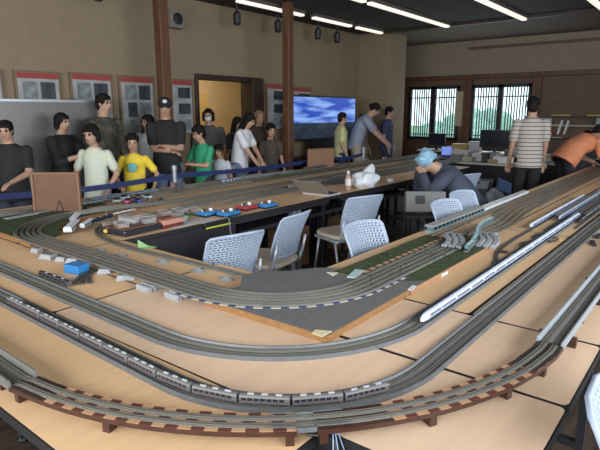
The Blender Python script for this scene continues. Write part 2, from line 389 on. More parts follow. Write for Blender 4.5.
MB().bb(a[0], b[0], 5.893, 5.9, z0, zm).build('screen_foreground', mat('screen_low', (.03, .045, .07), .4, 0, .7, 6, emis=.25), t)
MB().bb(a[0]+.6, b[0]-.6, 5.92, 5.96, .05, z0).bb(a[0]+.3, b[0]-.3, 5.6, 5.96, 0, .05).build('stand', M_edge, t)
t = thing('display_cabinet', 'low dark cabinet under the large blue screen', 'cabinet', ((a[0]+b[0])/2, 6.05, 0))
MB().bb(a[0]-.2, b[0]+.1, 5.99, 6.28, 0, .72).build('body', M_timberD, t, bevel=.01)
for k in range(3):
    u = a[0]-.2+(b[0]-a[0]+.3)*k/3; v = a[0]-.2+(b[0]-a[0]+.3)*(k+1)/3
    dd = MB().bb(u+.02, v-.02, 5.97, 5.99, .05, .68).build('door', M_edge, t); MB().bb(v-.06, v-.04, 5.95, 5.97, .35, .45).build('handle', M_steel, dd)

# ---------------------------------------------------------------- tables
def rounded(x0, x1, y0, y1, r=.02, n=4):
    p = []
    for cx, cy, a0 in ((x1-r, y1-r, 0), (x0+r, y1-r, 90), (x0+r, y0+r, 180), (x1-r, y0+r, 270)):
        for k in range(n+1):
            a = R(a0+90*k/n); p.append((cx+r*math.cos(a), cy+r*math.sin(a)))
    return p
def table(x0, x1, y0, y1, label, group=None, m=M_table, sk=None):
    g = .002; x0 += g; x1 -= g; y0 += g; y1 -= g
    t = thing('folding_table', label, 'table', ((x0+x1)/2, (y0+y1)/2, 0), group)
    def sh(P):     # small skew of the long sides, as the photo shows tables pushed together slightly askew
        if not sk: return P
        return [(x + ((sk[0] if x < (x0+x1)/2 else sk[1]) * (1-(y-y0)/(y1-y0))), y) for x, y in P]
    MB().prism(sh(rounded(x0, x1, y0, y1)), .668, .6994).build('table_edge', M_edge, t)
    MB().prism(sh(rounded(x0+.0055, x1-.0055, y0+.0055, y1-.0055)), .6994, .70).build('tabletop', m, t)
    lx = (x1-x0) > (y1-y0)
    fr = MB()
    if lx:
        for yy in (y0+.06, y1-.06): fr.bb(x0+.1, x1-.1, yy-.015, yy+.015, .62, .668)
        fr.bb(x0+.12, x1-.12, (y0+y1)/2-.15, (y0+y1)/2+.15, .52, .535)
        for xx in (x0+.18, x1-.18): fr.bb(xx-.015, xx+.015, y0+.06, y1-.06, .16, .19)
    else:
        for xx in (x0+.06, x1-.06): fr.bb(xx-.015, xx+.015, y0+.1, y1-.1, .62, .668)
        for yy in (y0+.18, y1-.18): fr.bb(x0+.06, x1-.06, yy-.015, yy+.015, .16, .19)
    fr.build('frame', M_dark, t)
    for i in (0, 1):
        for j in (0, 1):
            if lx: xx = (x0+.18, x1-.18)[i]; yy = (y0+.06, y1-.06)[j]
            else: xx = (x0+.06, x1-.06)[i]; yy = (y0+.18, y1-.18)[j]
            l = MB().bb(xx-.016, xx+.016, yy-.016, yy+.016, .025, .668).build('leg', M_dark, t)
            MB().lathe([(.02, 0), (.022, .012), (.014, .03)], (xx, yy, 0), 8).build('foot', M_edge, l)
    return t
# front arm (runs away to the left), then the corner, then the right arm
table(.515, .972, .735, 2.60, 'beige table at lower left under the near wooden viaduct', sk=(.008, .046))
table(.515, .972, 2.60, 4.5, 'beige table on the left picture edge beyond the long train')
table(.972, 1.42, 2.13, 3.33+.6, 'beige table at left carrying the small blue box')
table(1.42, 1.90, 2.13, 3.03, 'beige table under the inner curve at left, beside the black-edged gap')
table(.972, 1.532, .25, 2.13, 'pale table at bottom centre with the wire gap beside it', m=M_tableR, sk=(.058, .012))
table(1.545, 2.06, .25, 1.10, 'pale table at lower right below the viaduct corner', m=M_tableR)
table(1.535, 1.93, 1.10, 2.13, 'beige table under the grey corner board')
lab = {0: 'nearest row by the right picture edge', 1: 'second row from the right edge, under the grey double track', 2: 'third row carrying the green board', 3: 'innermost row beside the chairs'}
xs = [2.062, 3.85, 5.65, 7.45, 9.25]
far = ['first table beyond the corner', 'second table beyond the corner', 'third table beyond the corner', 'farthest table near the orange shirt']
for r_, (y0, y1) in enumerate(((.25, .745), (.745, 1.185), (1.185, 1.62))):
    for k in range(4):
        if r_ == 0 and k > 1: continue
        table(xs[k], xs[k+1], y0, y1, 'beige table in right arm, %s, %s' % (('row by the right picture edge', 'middle row', 'innermost row beside the chairs')[r_], far[k]), m=M_tableR if r_ == 0 else M_table)
# back arm
bl = ['left end', 'second from left end', 'behind the open laptop', 'near the white plastic bag', 'at the bending person', 'far end by the lamps']
xb = [1.42, 2.6, 4.4, 6.2, 8.0]
for r_, (y0, y1) in enumerate(((3.03, 3.50), (3.50, 3.97), (3.97, 4.42), (4.42, 4.88))):
    for k in range(4):
        table(xb[k], xb[k+1], y0, y1, 'beige table in back arm, %s, %s' % (('front row facing the chairs', 'second row from the chairs', 'third row from the chairs', 'row nearest the spectators')[r_], ('left end', 'below the blue controllers', 'beside the white plastic bag', 'far right end')[k]))
table(.972, 1.42, 3.93, 4.88, 'beige table in the far left corner under the green board')
# pale steel leg posts under the front row of the back arm (parts of their tables)
for k, px in enumerate((226, 294)):
    p = ONY(px, 240, 3.12)
    tb = min([q for q in C.objects if q.get('category') == 'table' and 'front row facing' in q['label']], key=lambda q: abs(q.location.x-p[0])+(5 if q.location.x+.9 < p[0] or (q.location.x < 2.1 and p[0] > 2.6) else 0))
    lg = MB()
    for s_ in (-.035, .035): lg.bb(p[0]+s_-.02, p[0]+s_+.02, 3.08, 3.14, .04, .665)
    lg.bb(p[0]-.055, p[0]+.055, 3.0, 3.4, .0, .04).build('steel_leg_post', M_steel, tb)
tag(MB().bb(1.95, 2.95, 3.05, 3.07, .42, .66).build('modesty_panel', M_dark), 'black panel under front edge of back table, left', 'panel')
tag(MB().bb(3.0, 7.9, 3.06, 3.085, .52, .555).build('crossbar', M_dark), 'long black crossbar under the front edge of back tables', 'crossbar')
tag(MB().bb(2.2, 6.4, 3.43, 3.46, .46, .50).build('cable_rail', M_dark), 'long low black rail running under the back tables', 'rail')
tag(MB().bb(2.86, 3.3, 3.2, 3.42, .0, .42).build('cardboard_carton', mat('cardboard', (.20, .11, .055), .8)), 'brown carton on floor under back table below red controller', 'carton')
tag(MB().bb(3.75, 4.13, 3.2, 3.42, .0, .40).build('cardboard_carton', MATS['cardboard']), 'brown carton on floor under table behind the left chair', 'carton')
tag(MB().bb(4.75, 5.3, 3.2, 3.42, .0, .36).build('cardboard_carton', MATS['cardboard']), 'brown carton on floor under table below the open laptop', 'carton')

# ---------------------------------------------------------------- track work
def fillet(pts, rs, z=.70, step=.045):
    """polyline with rounded corners -> list of (x, y, z)"""
    out = [(*pts[0], z)]
    for i in range(1, len(pts)-1):
        p, c, q = Vector(pts[i-1]), Vector(pts[i]), Vector(pts[i+1]); r = rs[i-1]
        a = (p-c).normalized(); b = (q-c).normalized()
        ang = math.acos(max(-1, min(1, a.dot(b)))); d = r/math.tan(ang/2)
        s0 = c+a*d; s1 = c+b*d; cen = c+(a+b).normalized()*(r/math.sin(ang/2))
        v0 = s0-cen; v1 = s1-cen; t = math.atan2(v0.x*v1.y-v0.y*v1.x, v0.dot(v1)); n = max(3, int(abs(t)*r/step))
        for k in range(n+1):
            th = t*k/n; out.append((cen.x+v0.x*math.cos(th)-v0.y*math.sin(th), cen.y+v0.x*math.sin(th)+v0.y*math.cos(th), z))
    out.append((*pts[-1], z)); return out
def spline(pts, z=.70, n=6):
    P = [Vector((p[0], p[1])) for p in pts]; P = [P[0]*2-P[1]] + P + [P[-1]*2-P[-2]]; out = []
    for i in range(1, len(P)-2):
        for k in range(n):
            t = k/n; a, b, c, d = P[i-1:i+3]
            q = .5*((2*b)+(c-a)*t+(2*a-5*b+4*c-d)*t*t+(3*b-a-3*c+d)*t**3); out.append((q.x, q.y, z))
    out.append((P[-2].x, P[-2].y, z)); return out
def off(path, o):
    r = []
    for i, p in enumerate(path):
        a = path[max(i-1, 0)]; b = path[min(i+1, len(path)-1)]; tx, ty = b[0]-a[0], b[1]-a[1]; l = math.hypot(tx, ty) or 1
        r.append((p[0]-ty/l*o, p[1]+tx/l*o, p[2]))
    return r
def cut(path, s0, s1, n=None):
    """piece of a path between arc lengths"""
    L = [0]
    for i in range(1, len(path)): L.append(L[-1]+math.dist(path[i][:2], path[i-1][:2]))
    def pt(s):
        for i in range(1, len(path)):
            if L[i] >= s or i == len(path)-1:
                u = (s-L[i-1])/((L[i]-L[i-1]) or 1); a, b = path[i-1], path[i]; return tuple(a[k]+(b[k]-a[k])*u for k in range(3))
    n = n or max(2, int((s1-s0)/.05)); return [pt(s0+(s1-s0)*k/n) for k in range(n+1)]
def plen(path): return sum(math.dist(path[i][:2], path[i-1][:2]) for i in range(1, len(path)))
def track(name, label, path, offs, group=None, kind='ballast', w=None, wall=.016, bm=None, slab=None, rail=None, parts=True, cat='track', zb=0):
    """track run: base (with sleepers drawn in its material) and one rail per part"""
    t = thing(name, label, cat, (path[0][0], path[0][1], path[0][2]), group)
    bmm = bm or M_ballast; rl = rail or M_rail
    if kind == 'ballast':
        for o in offs:
            MB().sweep(off(path, o), [(-.0125, .0), (-.0095, .006), (.0095, .006), (.0125, .0)], mats=[1, 0, 1, 1]).build('track_bed', [bmm, slab or M_slab], t)
        zr = .006
    elif kind == 'trough':
        h = w/2
        MB().sweep(path, [(-h, 0), (-h+.002, wall), (-h+.007, wall), (-h+.011, .007), (h-.011, .007), (h-.007, wall), (h-.002, wall), (h, 0)]).build('viaduct_trough', slab or M_slab, t)
        bb_ = MB()
        for o in offs: bb_.sweep(off(path, o), [(-.011, .007), (-.011, .0095), (.011, .0095), (.011, .007)])
        bb_.build('track_slab', bmm, t); zr = .0095
    for o in offs:
        for g in (-.0045, .0045):
            MB().sweep(off(path, o+g), [(-.0011, zr), (-.0011, zr+.0025), (.0011, zr+.0025), (.0011, zr)]).build('rail', rl, t)
    return t

# (1) near wooden viaduct
nc = (1.79, 1.575)
near = [(.600, 3.2)] + [(nc[0]-1.19*math.cos(R(a)), nc[1]-1.19*math.sin(R(a))) for a in range(0, 91, 3)] + [(7.5, .385)]
nearP = [(p[0], p[1], .745) for p in near]
def arcP(a0, a1, z, dr=0, n=24):
    if a1 > 85: return arcP(a0, 84, z, dr, n) + [(1.79, .385-dr, z), (1.872, .385-dr, z)]
    if a0 < 2: return [(.598-dr, 1.55, z)] + arcP(3, a1, z, dr, n)
    out = []
    for k in range(n+1):
        a = R(a0+(a1-a0)*k/n); rr_ = 1.19-.030*max(0, math.sin(2*a))**.8+dr; out.append((nc[0]-rr_*math.cos(a), nc[1]-rr_*math.sin(a), z))
    return out
M_check = stripe_mat('checkered_wood', (.42, .24, .13), (.10, .028, .016), .068, .5, .6)
M_check2 = stripe_mat('checkered_cork', (.38, .23, .13), (.07, .025, .018), .075, .55, .6)
def wood_viaduct(a0, a1, label, legs, plain):
    A = arcP(a0, a1, .733)
    t = thing('wooden_viaduct', label, 'model viaduct', (A[0][0], A[0][1], .70), 'curved wooden model viaducts')
    MB().sweep(A, [(-.043, -.003), (-.043, .011), (.043, .011), (.043, -.003)]).build('deck', M_wood, t)
    MB().sweep(cut(A, plain[0], plen(A)-plain[1]), [(-.0425, .011), (-.0425, .0125), (-.028, .0125), (-.028, .011)]).sweep(cut(A, plain[0], plen(A)-plain[1]), [(.028, .011), (.028, .0125), (.0425, .0125), (.0425, .011)]).build('chequered_strip', M_check, t)
    B = cut(A, plain[0], plen(A)-plain[1]); u = MB().sweep(B, [(-.0035, .011), (-.0035, .0125), (.0035, .0125), (.0035, .011)]); u.build('centre_strip', M_check2, t)
    for l in legs:
        a = a0+(a1-a0)*l; c = math.cos(R(a)); s_ = math.sin(R(a))
        rq = 1.205-.030*abs(math.sin(2*R(a)))**.8; x, y = nc[0]-rq*c, nc[1]-rq*s_
        MB().box((x, y, .715), (.05, .022, .030), R(a)).build('wooden_foot', M_wood, t)
    for q, o in enumerate((-.0165, .0165)):
        MB().sweep(off(A, o), [(-.0115, .011), (-.0095, .0145), (.0095, .0145), (.0115, .011)]).build('track_bed', M_ballast, t)
        for g in (-.0045, .0045):
            MB().sweep(off(A, o+g), [(-.0011, .0145), (-.0011, .0175), (.0011, .0175), (.0011, .0145)]).build('rail', M_rail, t)
    return t
wood_viaduct(1.5, 43.5, 'curved wooden viaduct with chequered deck at lower left', (.03, .42, .98), (.16, .0))
wood_viaduct(46, 87, 'curved wooden viaduct with chequered deck at lower right', (.02, .38, .72, .97), (.2, .16))
br = arcP(43.5, 46, .737, n=4)
t = track('bridge_track', 'short pale plate track bridging the gap between wooden viaducts', br, (-.0165, .0165), kind='trough', w=.08, wall=.012, slab=M_slabB, bm=M_ballastL)
for a0, a1, z_ in ((40, 43.5, .7505), (46, 50, .7505)):
    tag(MB().sweep(arcP(a0, a1, z_, n=6), [(-.036, 0), (-.036, .0025), (-.029, .0025), (-.029, 0)]).sweep(arcP(a0, a1, z_, n=6), [(.029, 0), (.029, .0025), (.036, .0025), (.036, 0)]).build('joint_plate', M_slabB), 'pale blue joint plate at the %s of the gap' % ('left' if a0 == 40 else 'right'), 'track plate')
for a0, a1, w_ in ((1.5, 7.5, 'left end'), (82, 87, 'right end')):
    tag(MB().sweep(arcP(a0, a1, .7441, n=6), [(-.041, 0), (-.041, .0016), (.041, .0016), (.041, 0)]).build('dark_deck_plate', mat('deck_plate_dark', (.03, .02, .018), .5)), 'dark brown deck plate at the %s of the wooden viaducts' % w_, 'deck plate')
# straight walled viaducts on both ends
M_wallv = mat('viaduct_wall_pale', (.25, .27, .29), .5, 0, .08, 40)
t = track('walled_viaduct', 'raised grey walled double-track viaduct leaving the left edge', [(.597, 3.6, .738), (.597, 1.535, .738)], (-.0165, .0165), kind='trough', w=.088, wall=.028, slab=M_slab, bm=M_ballast)
for k in range(4): MB().bb(.565, .63, 1.62+.45*k, 1.65+.45*k, .70, .738).build('wooden_foot', M_wood, t)
t = track('walled_viaduct', 'raised pale walled double-track viaduct running up right edge', [(1.86, .385, .738), (7.4, .385, .738)], (-.0165, .0165), kind='trough', w=.09, wall=.026, slab=M_wallv, bm=M_ballastL)
for k in range(9): MB().bb(1.98+.27*k, 1.998+.27*k, .352 if k % 2 else .325, .43 if k % 3 else .452, .70, .738).build('wooden_foot', M_wood, t)

# (2) and (3) the two grey table-level double viaducts
P2 = fillet([(.915, 4.45), (.915, .672), (8.2, .672)], [.58])
track('double_track_viaduct', 'grey trough double track carrying the long silver commuter train', P2, (-.0175, .0175), kind='trough', w=.088, wall=.016, slab=M_slabB, bm=M_ballast)
P3 = fillet([(1.108, 4.45), (1.108, .866), (9.0, .866)], [.71])
track('double_track_viaduct', 'grey trough double track passing in front of grey corner board', P3, (-.0175, .0175), kind='trough', w=.092, wall=.016, slab=M_slabB, bm=M_ballastL)

# (5) scenic boards
t = thing('corner_module', 'grey painted corner board with plywood edge in centre foreground', 'layout board', (1.435, 1.05, .70))
cpoly = [(1.455, 1.045), (2.115, 1.05), (2.115, 1.50), (2.20, 1.50), (2.12, 1.60), (1.98, 1.68), (1.90, 1.80), (1.78, 1.80), (1.66, 1.70), (1.435, 1.69)]
MB().prism(cpoly, .70, .7285).build('plywood_frame', M_ply, t)
MB().prism([(x+(.004 if x < 1.5 else -.002), y+(.004 if y < 1.1 else -.003)) for x, y in cpoly], .7285, .730).build('painted_top', M_grey, t)
t = thing('straight_module', 'green scenic board with plywood edge carrying several tracks', 'layout board', (2.12, 1.04, .70))
MB().bb(2.12, 3.19, 1.045, 1.485, .70, .7285).build('plywood_frame', mat('plywood_edge_pale', (.34, .19, .10), .6, 0, .2, 25, stretch=(10, 1, 1)), t)
MB().prism([(2.122, 1.05), (3.186, 1.05), (3.186, 1.483), (2.122, 1.483)], .7285, .730).build('green_top', M_green, t)
MB().prism([(2.122, 1.05), (2.28, 1.05), (2.122, 1.22)], .730, .7304).build('painted_patch', M_grey, t)
MB().bb(2.45, 2.53, 1.0435, 1.045, .705, .72).build('paper_label', M_white, t)
c4 = [.036*(k-2) for k in range(5)]
mid_off = 0
P5 = fillet([(1.50, 4.05-.05), (1.50, 1.245), (9.3, 1.245)], [.52], z=.7305)
# main five-track ladder: left straight, corner and right straight
tl = ['outermost', 'second', 'middle', 'fourth', 'innermost']
ML = fillet([(2.25, 4.0), (1.50, 4.0), (1.50, 1.245), (3.25, 1.245)], [.62, .52], z=.7305)
for k, o in enumerate(c4):
    track('curved_main_track', 'grey main-line track sweeping round board corner, %s of five' % tl[k], off(ML, -o if False else o), (0,), 'five parallel main tracks', bm=M_ballast if k % 2 == 0 else M_ballastD)
# tan and brown chequer strips beside those tracks on the boards
M_ck3 = stripe_mat('chequer_strip', (.48, .30, .17), (.08, .05, .04), .07, .6, .7)
M_ck4 = stripe_mat('chequer_strip_blue', (.42, .38, .34), (.03, .05, .12), .075, .55, .7)
tag(MB().sweep(cut(off(ML, .108 if True else 0), 3.3, plen(ML)-.15), [(-.012, .0), (-.012, .003), (.012, .003), (.012, .0)]).build('edge_strip', M_ck3), 'tan and brown chequered strip along inner side of main tracks', 'strip')
tag(MB().sweep(cut(off(ML, -.096), 2.75, 4.1), [(-.007, .0), (-.007, .003), (.007, .003), (.007, .0)]).build('edge_strip', M_ck4), 'blue and tan dashed strip along outer side of curved tracks', 'strip')
# pieces lying on the boards
g0 = G(356, 274, .731)
tag(MB().box((g0[0], g0[1], .733), (.14, .05, .004), R(15)).build('clear_plate', mat('pale_plate', (.45, .58, .58), .15)), 'thin pale blue plate lying on grey board near chairs', 'plate')
g0 = G(333, 274, .731)
tag(MB().prism([(g0[0]-.03, g0[1]-.02), (g0[0]+.03, g0[1]-.01), (g0[0], g0[1]+.04)], .7305, .7335).build('paper_scrap', mat('cream_paper', (.6, .58, .45), .6)), 'small cream scrap of paper on board beside pale plate', 'scrap')
g0 = G(412, 288, .731)
tag(MB().box((g0[0], g0[1], .732), (.07, .02, .003), R(10)).build('paper_scrap', M_white), 'small white paper scrap on the green board front', 'scrap')
g0 = G(386, 255, .731)
tag(MB().box((g0[0], g0[1], .734), (.02, .015, .008), R(10)).build('black_clip', M_edge), 'tiny black clip lying on the green mat', 'clip')
g0 = G(331, 336, .731)
tag(MB().prism([(1.437, 1.052), (1.50, 1.052), (1.47, 1.11), (1.437, 1.10)], .7305, .733).build('masking_tape', mat('masking_tape', (.62, .52, .34), .6)), 'cream tape on the front corner of grey board', 'tape')

# left corner board
t = thing('corner_module', 'green scenic corner board with plywood edge at far left', 'layout board', (1.44, 3.33, .70))
MB().prism([(1.435, 3.33), (1.66, 3.36), (1.76, 3.62), (1.98, 3.83), (2.3, 3.87), (2.3, 4.32), (1.435, 4.32)], .70, .7285).build('plywood_frame', M_ply, t)
MB().prism([(1.439, 3.334), (1.658, 3.364), (1.757, 3.624), (1.978, 3.834), (2.298, 3.874), (2.298, 4.318), (1.439, 4.318)], .7285, .730).build('green_top', M_green, t)
# inner single track round the gap
PI_ = fillet([(3.2, 3.62), (1.84, 3.62), (1.80, 2.6), (1.84, 1.70), (2.05, 1.56)], [.42, .3, .06])
PI2 = spline([(3.2, 3.63), (2.6, 3.635), (2.31, 3.62), (2.12, 3.57), (1.95, 3.42), (1.84, 3.15), (1.80, 2.75), (1.825, 2.3), (1.84, 2.0), (1.84, 1.86), (1.86, 1.76)], .701)
track('inner_track', 'single grey track hugging the inner table edge beside the chairs', PI2, (-.014, .014), None, bm=M_ballastL, slab=M_slab)
# main tracks along the back arm
names_b = [(3.715, 'nearest'), (3.755, 'second'), (3.795, 'third'), (3.835, 'fourth'), (3.875, 'fifth')]
for k, o in enumerate(c4):
    y = 4.0+o
    track('back_main_track', 'grey main track along back tables, %s of the five behind the controllers' % ['farthest', 'fourth', 'middle', 'second', 'nearest'][4-k], [(2.25, y, .7305), (2.5, y, .728), (2.9, y, .706), (9.7, y+.02, .706)], (0,), 'five main tracks along back tables', bm=(M_ballast, M_ballastD)[k % 2])
for k, (y, nm) in enumerate(((3.70, 'first'), (3.745, 'second'), (3.79, 'third'), (3.835, 'fourth'))):
    track('yard_track', 'dull storage track on back tables, %s behind the controllers' % nm, [(2.75+.1*k, y, .70), (9.6, y+.0, .70)], (0,), 'storage tracks on the back tables', bm=M_ballastD if k % 2 else M_ballast)
for k, y in enumerate((4.50, 4.545, 4.62, 4.665, 4.75)):
    track('spectator_side_track', 'grey track near spectators, %s from the spectator edge' % ['fifth', 'fourth', 'third', 'second', 'first'][k], [(1.1, y, .70), (9.7, y+.02, .70)], (0,), 'tracks on the spectator side', bm=M_ballastD if k % 2 else M_ballastL)
for k, (y, x0_) in enumerate(((3.485, 4.95), (3.53, 3.3), (3.575, 3.2), (3.62, 3.5), (3.66, 3.7))):
    track('yard_track', 'dull storage track by the controllers, %s from the chairs' % ['nearest', 'second', 'third', 'fourth', 'fifth'][k], [(x0_, y, .70), (9.4, y, .70)], (0,), 'storage tracks on the back tables', bm=M_ballast if k % 2 else M_ballastD)
for k, y in enumerate((4.335, 4.375)):
    track('yard_track', 'grey track beyond the bare wooden strip, %s' % ['nearer', 'farther'][k], [(2.7, y, .70), (9.6, y, .70)], (0,), 'storage tracks on the back tables', bm=M_ballastL)
for k in range(5):
    y = 1.256+.052*k
    track('yard_track', 'storage track filling far end of right arm, %s from the camera' % ['nearest', 'second', 'third', 'fourth', 'farthest'][k], spline([(4.9+.25*k, y-.022, .704), (5.6+.25*k, y, .704), (7.0, y+.004, .704), (9.2, y+.006, .704)], .7005), (0,), 'storage tracks at the far end of the right arm', bm=M_ballastL if k % 2 else M_ballast)
# right arm inner tracks fan
for k, y in enumerate((1.17, 1.215, 1.26, 1.305, 1.35)):
    y2 = 1.23+.052*k
    pth = spline([(3.25, 1.173+.036*k), (3.6, y), (4.0, y), (4.6, y2), (5.6, y2+.02), (9.2, y2+.03)], .704)
    track('arm_track', 'dark track along right arm, %s from the inner row of five' % ['fifth', 'fourth', 'third', 'second', 'first'][k], pth, (0,), 'five tracks along the right arm', bm=M_ballastD if k % 2 else M_ballast, slab=M_slab)
for k, y in enumerate((1.48, 1.53)):
    track('depot_track', 'grey track beside the inner table edge, %s' % ['nearer the yard', 'nearer the chairs'][k], [(2.95 if k == 0 else 3.3, y-.02, .70), (9.2, y, .70)], (0,), 'tracks by the inner edge', bm=M_ballast)

# ---------------------------------------------------------------- trains
M_silver = mat('train_silver', (.19, .185, .19), .3, .5)
M_roofg = mat('train_roof', (.14, .135, .13), .5)
M_roofw = mat('roof_unit_pale', (.42, .43, .45), .4)
M_under = mat('train_underframe', (.03, .03, .035), .6)
def car_mesh(L, w, h, belt, body, roof, win, nose=0, unit=True, z0=.007):
    """car along local +x centred at origin; returns list of (name, MB, mat)"""
    hw = w/2
    def sec(k=1, zt=1): return [(-hw*k, z0), (-hw*k, z0+(h-z0)*.72*zt), (-hw*k*.86, z0+(h-z0)*.9*zt), (-hw*k*.45, z0+(h-z0)*zt), (hw*k*.45, z0+(h-z0)*zt), (hw*k*.86, z0+(h-z0)*.9*zt), (hw*k, z0+(h-z0)*.72*zt), (hw*k, z0)]
    out = []
    vs = []; st = [(-L/2, 1, 1), (L/2, 1, 1)]
    if nose: st = [(-L/2, 1, 1), (L/2-nose, 1, 1), (L/2-nose*.6, .97, .86), (L/2-nose*.3, .85, .62), (L/2-nose*.1, .62, .36), (L/2, .3, .2)]
    for x, k, zt in st: vs += [(x, a, b) for a, b in sec(k, zt)]
    n = 8; fs = []; ms = []
    b = MB()
    for i in range(len(st)-1):
        for k in range(n): fs.append((i*n+k, (i+1)*n+k, (i+1)*n+(k+1) % n, i*n+(k+1) % n)); ms.append(1 if k in (1, 2, 3, 4, 5) else 0)
    fs.append(tuple(range(n))); fs.append(tuple((len(st)-1)*n+k for k in reversed(range(n)))); ms += [0, 0]
    b.add(vs, fs); b.m = ms
    out.append(('body', b, [body, roof]))
    e = L/2-(nose or .006); nW = 7
    for s_ in (-1, 1):
        wm = MB()
        for k in range(nW):
            x0 = -L/2+.006+(e+L/2-.012)*k/nW; x1 = x0+(e+L/2-.012)/nW*.78
            wm.bb(x0, x1, s_*hw-.0004, s_*hw+.0004, z0+(h-z0)*.34, z0+(h-z0)*.68)
        wm.bb(-L/2+.006, e-.006, s_*hw-.0002, s_*hw+.0002, z0+(h-z0)*.34, z0+(h-z0)*.36); out.append(('window_row', wm, win))
    if belt is not None:
        for s_ in (-1, 1): out.append(('belt_stripe', MB().bb(-L/2+.001, e, s_*hw-.0005, s_*hw+.0005, z0+(h-z0)*.16, z0+(h-z0)*.26), belt))
    u = MB(); u.bb(-L/2+.012, -L/2+.035, -hw*.7, hw*.7, .001, z0).bb(L/2-.035, L/2-.012, -hw*.7, hw*.7, .001, z0).bb(-L*.18, L*.18, -hw*.8, hw*.8, .003, z0)
    out.append(('underframe', u, M_under))
    if unit:
        for k in (-.28, 0, .28): out.append(('roof_unit', MB().bb(L*k-.009, L*k+.009, -hw*.30, hw*.30, h-.001, h+.003), M_roofw))
    return out
def train(label, path, s0, ncar, pitch, w, h, body, roof, win, belt=None, nose=0, unit=True, group=None, name='model_train', z=.012, variant=None):
    p0 = cut(path, s0, s0+.01, 1)[0]
    root = thing(name, label, 'model train', (p0[0], p0[1], p0[2]), group)
    protos = {}
    for i in range(ncar):
        a = cut(path, s0+pitch*i, s0+pitch*(i+1), 1); a0, a1 = a[0], a[-1]
        ang = math.atan2(a1[1]-a0[1], a1[0]-a0[0]); L = math.dist(a0[:2], a1[:2])-.006
        ends = (nose and i == ncar-1, nose and i == 0)
        if ends[1] and not ends[0]: ang += PI
        key = 'end' if (ends[0] or ends[1]) else 'mid'
        loc = Vector(((a0[0]+a1[0])/2, (a0[1]+a1[1])/2, a0[2]+z)) - Vector(root.location)
        if key not in protos:
            cp = None
            for nm, mb, mt in car_mesh(pitch-.006, w, h, belt, body, roof, win, nose if key == 'end' else 0, unit):
                if nm == 'body':
                    me_o = mb.build('car', mt, None); d = Vector(me_o.location); me_o.data.transform(Matrix.Translation(d)); me_o.location = (0, 0, 0); cp = me_o
                else: mb.build(nm, mt, cp)
            protos[key] = cp; c = cp; c.parent = root
        else: c = copy_tree(protos[key], root)
        c.location = loc; c.rotation_euler = (0, 0, ang)
    return root
T2 = off(P2, .0175)   # inner-side? (left of travel) ; right of travel is the camera side
L2 = plen(P2)
def s_at(path, x, y):
    best = (9, 0); L = 0
    for i in range(1, len(path)):
        d = math.dist(path[i][:2], path[i-1][:2])
        for k in range(21):
            u = k/20; p = (path[i-1][0]+(path[i][0]-path[i-1][0])*u, path[i-1][1]+(path[i][1]-path[i-1][1])*u); e = math.dist(p, (x, y))
            if e < best[0]: best = (e, L+d*u)
        L += d
    return best[1]
PT = off(P2, -.0175)
sE = s_at(PT, 1.275, .67)
train('long silver commuter train on grey viaduct in the foreground', PT, sE-.152*12, 12, .152, .021, .031, M_silver, M_roofg, M_glassw, belt=mat('belt_brown', (.12, .07, .08), .5), name='commuter_train')
PS = off(P3, -.0175)
sS = s_at(PS, 1.87, .85)
M_shin = mat('train_white', (.62, .70, .88), .22)
train('long white bullet train on the grey double track at right', PS, sS, 17, .166, .023, .033, M_shin, M_shin, M_glassw, belt=mat('belt_navy', (.03, .06, .22), .4), nose=.05, unit=False, name='bullet_train')
# ----- PART3

